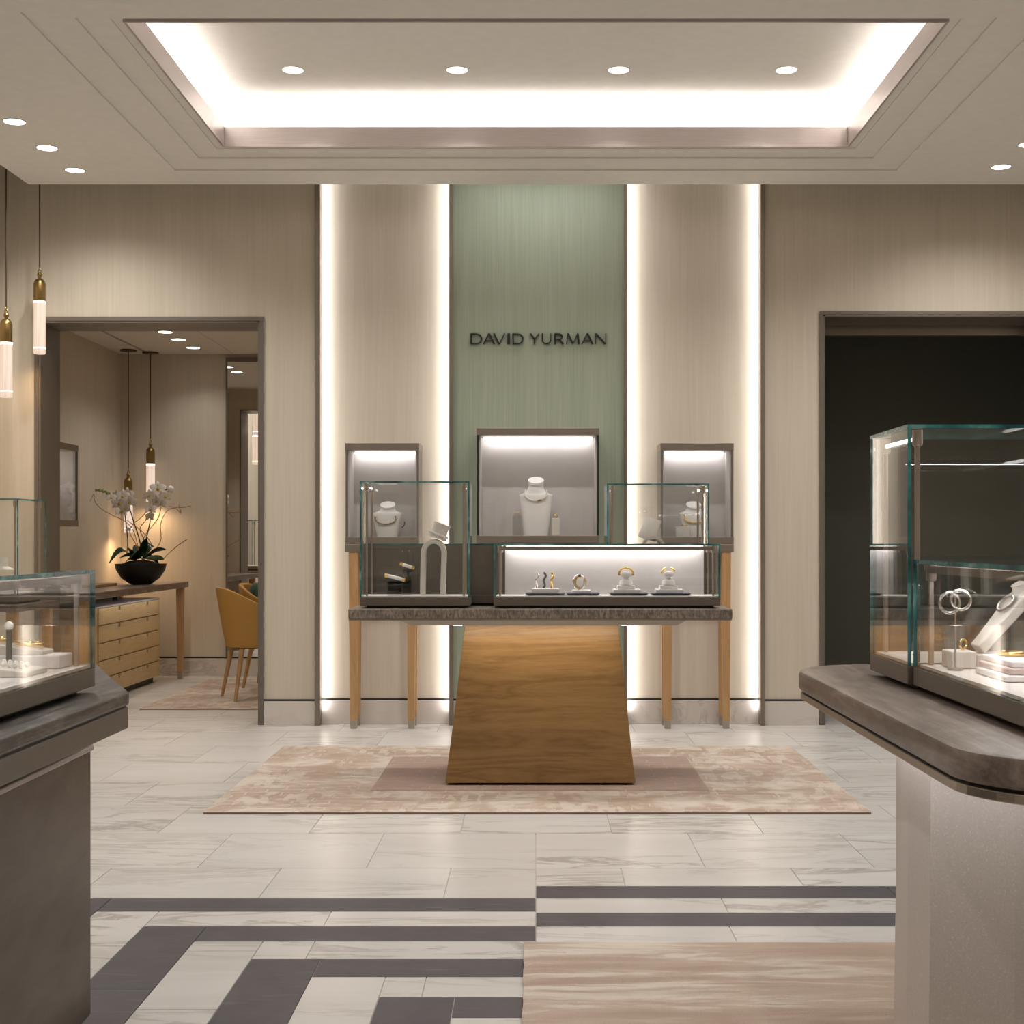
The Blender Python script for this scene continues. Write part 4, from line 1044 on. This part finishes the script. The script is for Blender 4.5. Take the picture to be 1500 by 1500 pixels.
# ================================================================== RUGS
def rug(name, label, x0, x1, y0, y1, m, inner=None):
    t = thing(name, label, 'rug', ((x0+x1)/2, (y0+y1)/2, 0.0))
    hx, hy = (x1-x0)/2, (y1-y0)/2
    nx, ny = int((x1-x0)/0.045), int((y1-y0)/0.045)
    mb = MB(); rnd = random.Random(3)
    vs, fs = [], []
    for j in range(ny+1):
        for i in range(nx+1):
            ex = i in (0, nx); ey = j in (0, ny)
            z = 0.0125+rnd.uniform(-0.0012, 0.0012) if not (ex or ey) else 0.0095
            xx = -hx+2*hx*i/nx; yy = -hy+2*hy*j/ny
            if ex: xx += rnd.uniform(-0.002, 0.002)
            if ey: yy += rnd.uniform(-0.002, 0.002)
            vs.append((xx, yy, z))
    def inside(i, j):
        if not inner: return 0
        xx = -hx+2*hx*(i+0.5)/nx; yy = -hy+2*hy*(j+0.5)/ny
        return 0
    for j in range(ny):
        for i in range(nx):
            a = j*(nx+1)+i; fs.append((a, a+1, a+nx+2, a+nx+1))
    mb.add(vs, fs); mb.build('pile', m, t, True)
    MB().box(-hx+0.002, hx-0.002, -hy+0.002, hy-0.002, 0.0005, 0.009).build('backing', 'rug_edge', t)
    if inner:
        a, b_, c, d_ = inner
        MB().box(a-(x0+x1)/2, b_-(x0+x1)/2, c-(y0+y1)/2, d_-(y0+y1)/2, 0.010, 0.0142).build('centre_field', 'rug_field', t)
rug('area_rug', 'beige area rug with a mauve centre under the central table', (297-VX)*6.27/F, (1277-VX)*6.27/F, 6.27, 8.29, 'rug_maze', ((543-VX)*6.79/F, (1039-VX)*6.79/F, 6.79, 7.85))
rug('runner_rug', 'streaked beige rug over the striped floor beside the pale column', -0.034, 1.16, 2.2, 4.242, 'rug_streak')
rug('area_rug', 'beige rug under the mustard chairs in the side room', -2.80, -1.1, 10.12, 12.25, 'rug_maze')

# ================================================================== SIDE ROOM
# desk along the left wall
dk = thing('desk', 'long stone-topped desk on oak legs in the side room', 'desk', (-3.28, 11.0, 0))
MB().box(-0.375, 0.26, -1.31, 1.47, 0.79, 0.84).build('desk_top', 'stone_brown', dk, bevel=0.004)
for xx, yy in ((0.205,1.40),(0.205,-1.25),(-0.33,1.40),(-0.33,-1.25)):
    l = leg_mb(xx, yy, 0.06, 0.79, 0.062, 0.044).build('leg', 'oak_leg', dk, bevel=0.004)
    leg_mb(xx, yy, 0.0005, 0.06, 0.044, 0.040).build('ferrule', 'ferrule', l)
# drawer unit
du = thing('drawer_cabinet', 'oak drawer cabinet with five wide drawers under the desk', 'cabinet', (-3.40, 11.30, 0))
MB().box(-0.22, 0.19, -0.90, 0.87, 0.05, 0.70).build('body', 'oak_drawer', du)
MB().box(-0.22, 0.205, -0.905, 0.875, 0.70, 0.712).build('cabinet_top', 'fascia_metal', du)
MB().box(-0.20, 0.16, -0.86, 0.83, 0.0005, 0.05).build('toe_kick', 'black_metal', du)
dz = (0.70-0.05)/5
for k in range(5):
    z0 = 0.05+dz*k
    d = MB().box(0.19, 0.208, -0.83, 0.865, z0+0.004, z0+dz-0.004).build('drawer', 'oak_drawer', du, bevel=0.002)
    for yy in (-0.32, 0.47): MB().box(0.208, 0.216, yy-0.012, yy+0.012, z0+dz-0.020-0.012, z0+dz-0.004).build('pull', 'bronze_light', d)
MB().box(0.188, 0.2, -0.90, -0.84, 0.05, 0.70).build('end_stile', 'oak_drawer', du)
bx_ = MB().box(-0.02, 0.02, -0.02, 0.02, 0, 0.076).build('post', 'black_metal', du); bx_.location = (0, 0.3, 0.7125)
area('desk_led', (-3.055, 11.3, 0.786), (0, 0.55, 0), 0.02, 1.7, 1.1, WARM)
# desk mat
block('desk_mat', 'low tan leather tray on the desk behind the orchid', 'desk tray', -3.60, -3.30, 10.75, 11.3, 0.8405, 0.862, 'mat_tan')

# wall case on the left wall of the side room
wcS = wall_case('wall case with a white bust on the side room left wall', (SXL+0.0005, 10.18, 1.30), 0.92, 0.60, 0.27, rz=PI/2, power=0.4)
bust('white bust in the side room wall case', (-3.53, 10.35, 1.3455), 0.30, 0.14, 0.22, 0.09, rz=PI/2)
# mirror
mi = thing('wall_mirror', 'tall frameless mirror with a dark edge on the side room back wall', 'mirror', (-2.06, SYB-0.001, 0.17))
MB().box(-0.66, 0.66, -0.016, 0.0, 0, 2.60).build('mirror_glass', 'mirror', mi)
for a, b_, c, d_ in ((-0.675,-0.66,0,2.64),(0.66,0.675,0,2.64),(-0.66,0.66,2.60,2.64)):
    MB().box(a, b_, -0.022, 0.0, c, d_).build('mirror_edge', 'bronze_paint', mi)

# ---- chairs
def chair(label, loc, rz):
    t = thing('tub_chair', label, 'chair', loc, rz, 'mustard tub chairs')
    # local: faces +x, back at -x
    NU, NV = 36, 8
    A = math.radians(128)
    def top(u): k = min(1, max(0, (abs(u)-0.12)/0.88)); k = k*k*(3-2*k); return 0.835-0.205*k
    def pt(u, v, inner):
        a = PI+u*A
        z = 0.405+(top(u)-0.405)*v
        s_ = 0.755+0.245*v**0.9; rx, ry = 0.315*s_, 0.30*s_
        if inner: rx -= 0.035; ry -= 0.035
        fl_ = 0.10*max(0, abs(u)-0.55)   # arms run forward
        return (rx*math.cos(a)+fl_, ry*math.sin(a), z)
    us = [-1+2*i/NU for i in range(NU+1)]
    rings = []
    for u in us:
        r = [pt(u, v/NV, False) for v in range(NV+1)]
        o_t, i_t = pt(u, 1, False), pt(u, 1, True)
        r.append(((o_t[0]+i_t[0])/2, (o_t[1]+i_t[1])/2, o_t[2]+0.012))
        r += [pt(u, v/NV, True) for v in range(NV, -1, -1)]
        rings.append(r)
    MB().loft(rings, True).build('shell', 'leather_mustard', t, True)
    rp = []
    for u in us:
        o_t = pt(u, 1, False); i_t = pt(u, 1, True)
        rp.append((o_t[0]*0.75+i_t[0]*0.25, o_t[1]*0.75+i_t[1]*0.25, o_t[2]+0.007))
    MB().tube(rp, 0.007, 6).build('piping', 'leather_edge', t, True)
    rings = [ell(0.03,0,z,rx,ry,28,2.6) for z, rx, ry in ((0.407,0.215,0.20),(0.43,0.24,0.215),(0.47,0.245,0.225),(0.49,0.22,0.205))]
    MB().loft(rings).build('seat', 'leather_mustard', t, True)
    MB().loft([ell(0.0,0,0.398,0.19,0.18,20,3),ell(0.0,0,0.407,0.2,0.19,20,3)]).build('under_frame', 'black_metal', t)
    for sx in (-1, 1):
        for sy in (-1, 1):
            MB().loft([ell(sx*0.225,sy*0.205,0.0147,0.012,0.012,12),ell(sx*0.16,sy*0.15,0.40,0.021,0.021,12)]).build('leg', 'oak_leg', t, True)
    return t
chair('mustard leather tub chair nearest the drawer cabinet, empty of cushions', (-2.09, 10.79, 0), 0.45)
chair('mustard leather tub chair holding the green cushion', (-2.10, 11.66, 0), -0.10)
pw = MB(); rings = []
for k in range(9):
    u = -1+2*k/8; s_ = math.sqrt(max(0, 1-abs(u)**3.2))
    rings.append([(0.055*u, a*1.0, c) for a, c, _ in ell(0,0,0,0.19*(0.35+0.65*s_),0.17*(0.35+0.65*s_),24,3.6)])
pl = pw.loft(rings).build('cushion', 'pillow_green', None, True); pl.location = (-2.225, 11.66, 0.69); pl.rotation_euler = (0.0, -0.22, -0.10)
tag(pl, 'dark green velvet cushion leaning in the mustard chair', 'cushion')

# ---- orchid
OY = 11.6; so = OY/F
def OP(px, py, dy=0.0): return Vector(((px-VX)*(OY+dy)/F, OY+dy, HC-(py-VY)*(OY+dy)/F))
oc = OP(206, 0); zdesk = 0.8405
orch = thing('potted_orchid', 'white orchid with curly twigs in a black bowl on the desk', 'plant', (oc.x, OY, zdesk))
def OL(px, py, dy=0.0): p = OP(px, py, dy); return (p.x-oc.x, dy, p.z-zdesk)
MB().lathe([(0.07,0.0),(0.09,0.006),(0.155,0.055),(0.192,0.115),(0.205,0.168),(0.198,0.168),(0.18,0.12),(0.10,0.06),(0.01,0.05)], n=32).build('bowl', 'pot_black', orch, True)
MB().lathe([(0.183,0.13),(0.16,0.165),(0.09,0.19),(0.001,0.20)], n=24).build('soil', 'soil', orch, True)
def leaf(base, tip, wdt, sag, k):
    b_ = Vector(base); t_ = Vector(tip); d = t_-b_; side = Vector((0,1,0)).cross(d).cross(d); 
    side = d.cross(Vector((0,0,1))); side = side.normalized() if side.length > 1e-4 else Vector((1,0,0))
    # broad side turned partly up
    rings = []
    n = 9
    for i in range(n):
        u = i/(n-1); c = b_+d*u+Vector((0,0,sag*math.sin(PI*u*0.95)))
        wv_ = wdt*(math.sin(PI*min(1, 0.12+u*0.86))**0.7)*0.5
        up = Vector((0,0,1)); s2_ = (side*0.75+up*0.45*(-1)**k).normalized()
        rings.append([c-s2_*wv_, c-up*0.008*(wv_/wdt)*2, c+s2_*wv_, c+up*0.003])
    MB().loft([[tuple(p) for p in r] for r in rings]).build('leaf', 'leaf', orch, True)
leaves = [((195,816),(160,828),0.05,0.10),((200,816),(202,800),0.06,0.02),((206,812),(215,789),0.05,0.0),((200,818),(178,834),0.05,0.05),((212,815),(243,806),0.06,0.03),((214,815),(240,820),0.055,0.01),((205,815),(218,838),0.06,0.04),((210,812),(226,802),0.06,0.05),((196,815),(186,803),0.05,0.03),((207,815),(175,818),0.05,0.03),((208,815),(233,826),0.055,0.03),((203,814),(190,822),0.05,0.05)]
for k, (a, b_, wdt, sag) in enumerate(leaves):
    leaf(OL(a[0], a[1]+2, (-0.03 if k % 2 else 0.03)), OL(*b_, (-0.12 if k % 3 == 0 else 0.10 if k % 3 == 1 else -0.16)), wdt*1.35, sag, k)
def path(pxs, dys=None):
    pts = [Vector(OL(a, b_, (dys[i] if dys else 0))) for i, (a, b_) in enumerate(pxs)]
    outp = []
    for i in range(len(pts)-1):
        p0 = pts[max(0,i-1)]; p1 = pts[i]; p2 = pts[i+1]; p3 = pts[min(len(pts)-1,i+2)]
        for s_ in range(5):
            t_ = s_/5
            outp.append(0.5*((2*p1)+(-p0+p2)*t_+(2*p0-5*p1+4*p2-p3)*t_*t_+(-p0+3*p1-3*p2+p3)*t_**3))
    outp.append(pts[-1]); return outp
for pxs in ([(185,815),(187,795),(185,770),(182,748),(178,735),(168,727),(155,720),(140,718)], [(208,812),(204,790),(196,765),(190,745),(186,735)], [(208,812),(214,790),(219,768),(222,752),(226,735),(236,722),(246,716)]):
    MB().tube(path(pxs), 0.005, 6).build('stem', 'stem', orch, True)
tw = [[(205,815),(200,792),(194,775),(182,763),(165,755),(148,745),(139,735),(137,724),(132,735)],
      [(230,802),(236,790),(235,770),(240,755),(248,746),(258,745),(265,752),(262,740)],
      [(248,742),(258,743),(270,743),(279,741)],
      [(207,812),(212,795),(205,775),(215,760),(224,745),(232,738)],
      [(204,812),(198,795),(190,780),(195,768),(207,758),(214,750)],
      [(216,812),(210,790),(222,772),(232,758),(236,742)],
      [(240,818),(250,808),(262,798),(274,790)],
      [(210,812),(222,800),(214,785),(200,772),(186,762)]]
for k, p in enumerate(tw): MB().tube(path(p, [0.04*math.sin(i*1.3+k) for i in range(len(p))]), 0.0032, 5).build('twig', 'twig', orch, True)
def blossom(px, py, r, yaw, pitch, dy):
    c = Vector(OL(px, py, dy))
    M = Matrix.Translation(c) @ Matrix.Rotation(yaw, 4, 'Z') @ Matrix.Rotation(pitch, 4, 'X')
    mb = MB()
    for k, (ang, ln, wd) in enumerate(((90,1.0,0.5),(210,1.0,0.5),(330,1.0,0.5),(15,1.05,0.85),(165,1.05,0.85))):
        a = math.radians(ang); d = Vector((math.cos(a),0,math.sin(a))); s_ = Vector((-math.sin(a),0,math.cos(a)))
        rings = []
        for i in range(6):
            u = i/5; ww = r*wd*0.55*math.sin(PI*(0.08+0.87*u))**0.8
            cc = d*(r*ln*u)+Vector((0, -0.25*r*math.sin(PI*u*0.8)*(0.6)+(-0.02 if k > 2 else 0)*r*10*0.1, 0))
            rings.append([cc-s_*ww, cc+Vector((0,-0.08*r,0)), cc+s_*ww, cc+Vector((0,0.02*r,0))])
        mb.loft([[tuple(p) for p in q] for q in rings])
    b_ = mb.xf(M).build('blossom', 'petal', orch, True)
    MB().ball((0,-0.22*r,-0.12*r), r*0.20, 8).xf(M).build('lip', 'petal_lip', b_, True)
rb = random.Random(5)
for px, py, r in ((176,737,9.5),(186,724,8),(171,726,7.5),(190,735,8),(180,727,8),(178,750,7.5),(194,736,6),(184,744,7),(163,729,6),
                  (231,716,9),(218,726,7.5),(226,732,8.5),(236,737,8),(242,727,7),(221,746,7.5),(220,757,6.5),(230,734,7),(188,776,3.5)):
    blossom(px, py, r*1.3*so, rb.uniform(-0.5,0.5), rb.uniform(-0.35,0.25), rb.uniform(-0.08,0.02))
for px, py, r in ((250,717,5),(152,719,3),(146,718,2.4),(141,718,2.0),(158,722,3.2)):
    MB().ball(OL(px,py), r*so, 10, 0, 1.15).build('bud', 'bud_green' if px < 200 else 'petal', orch, True)
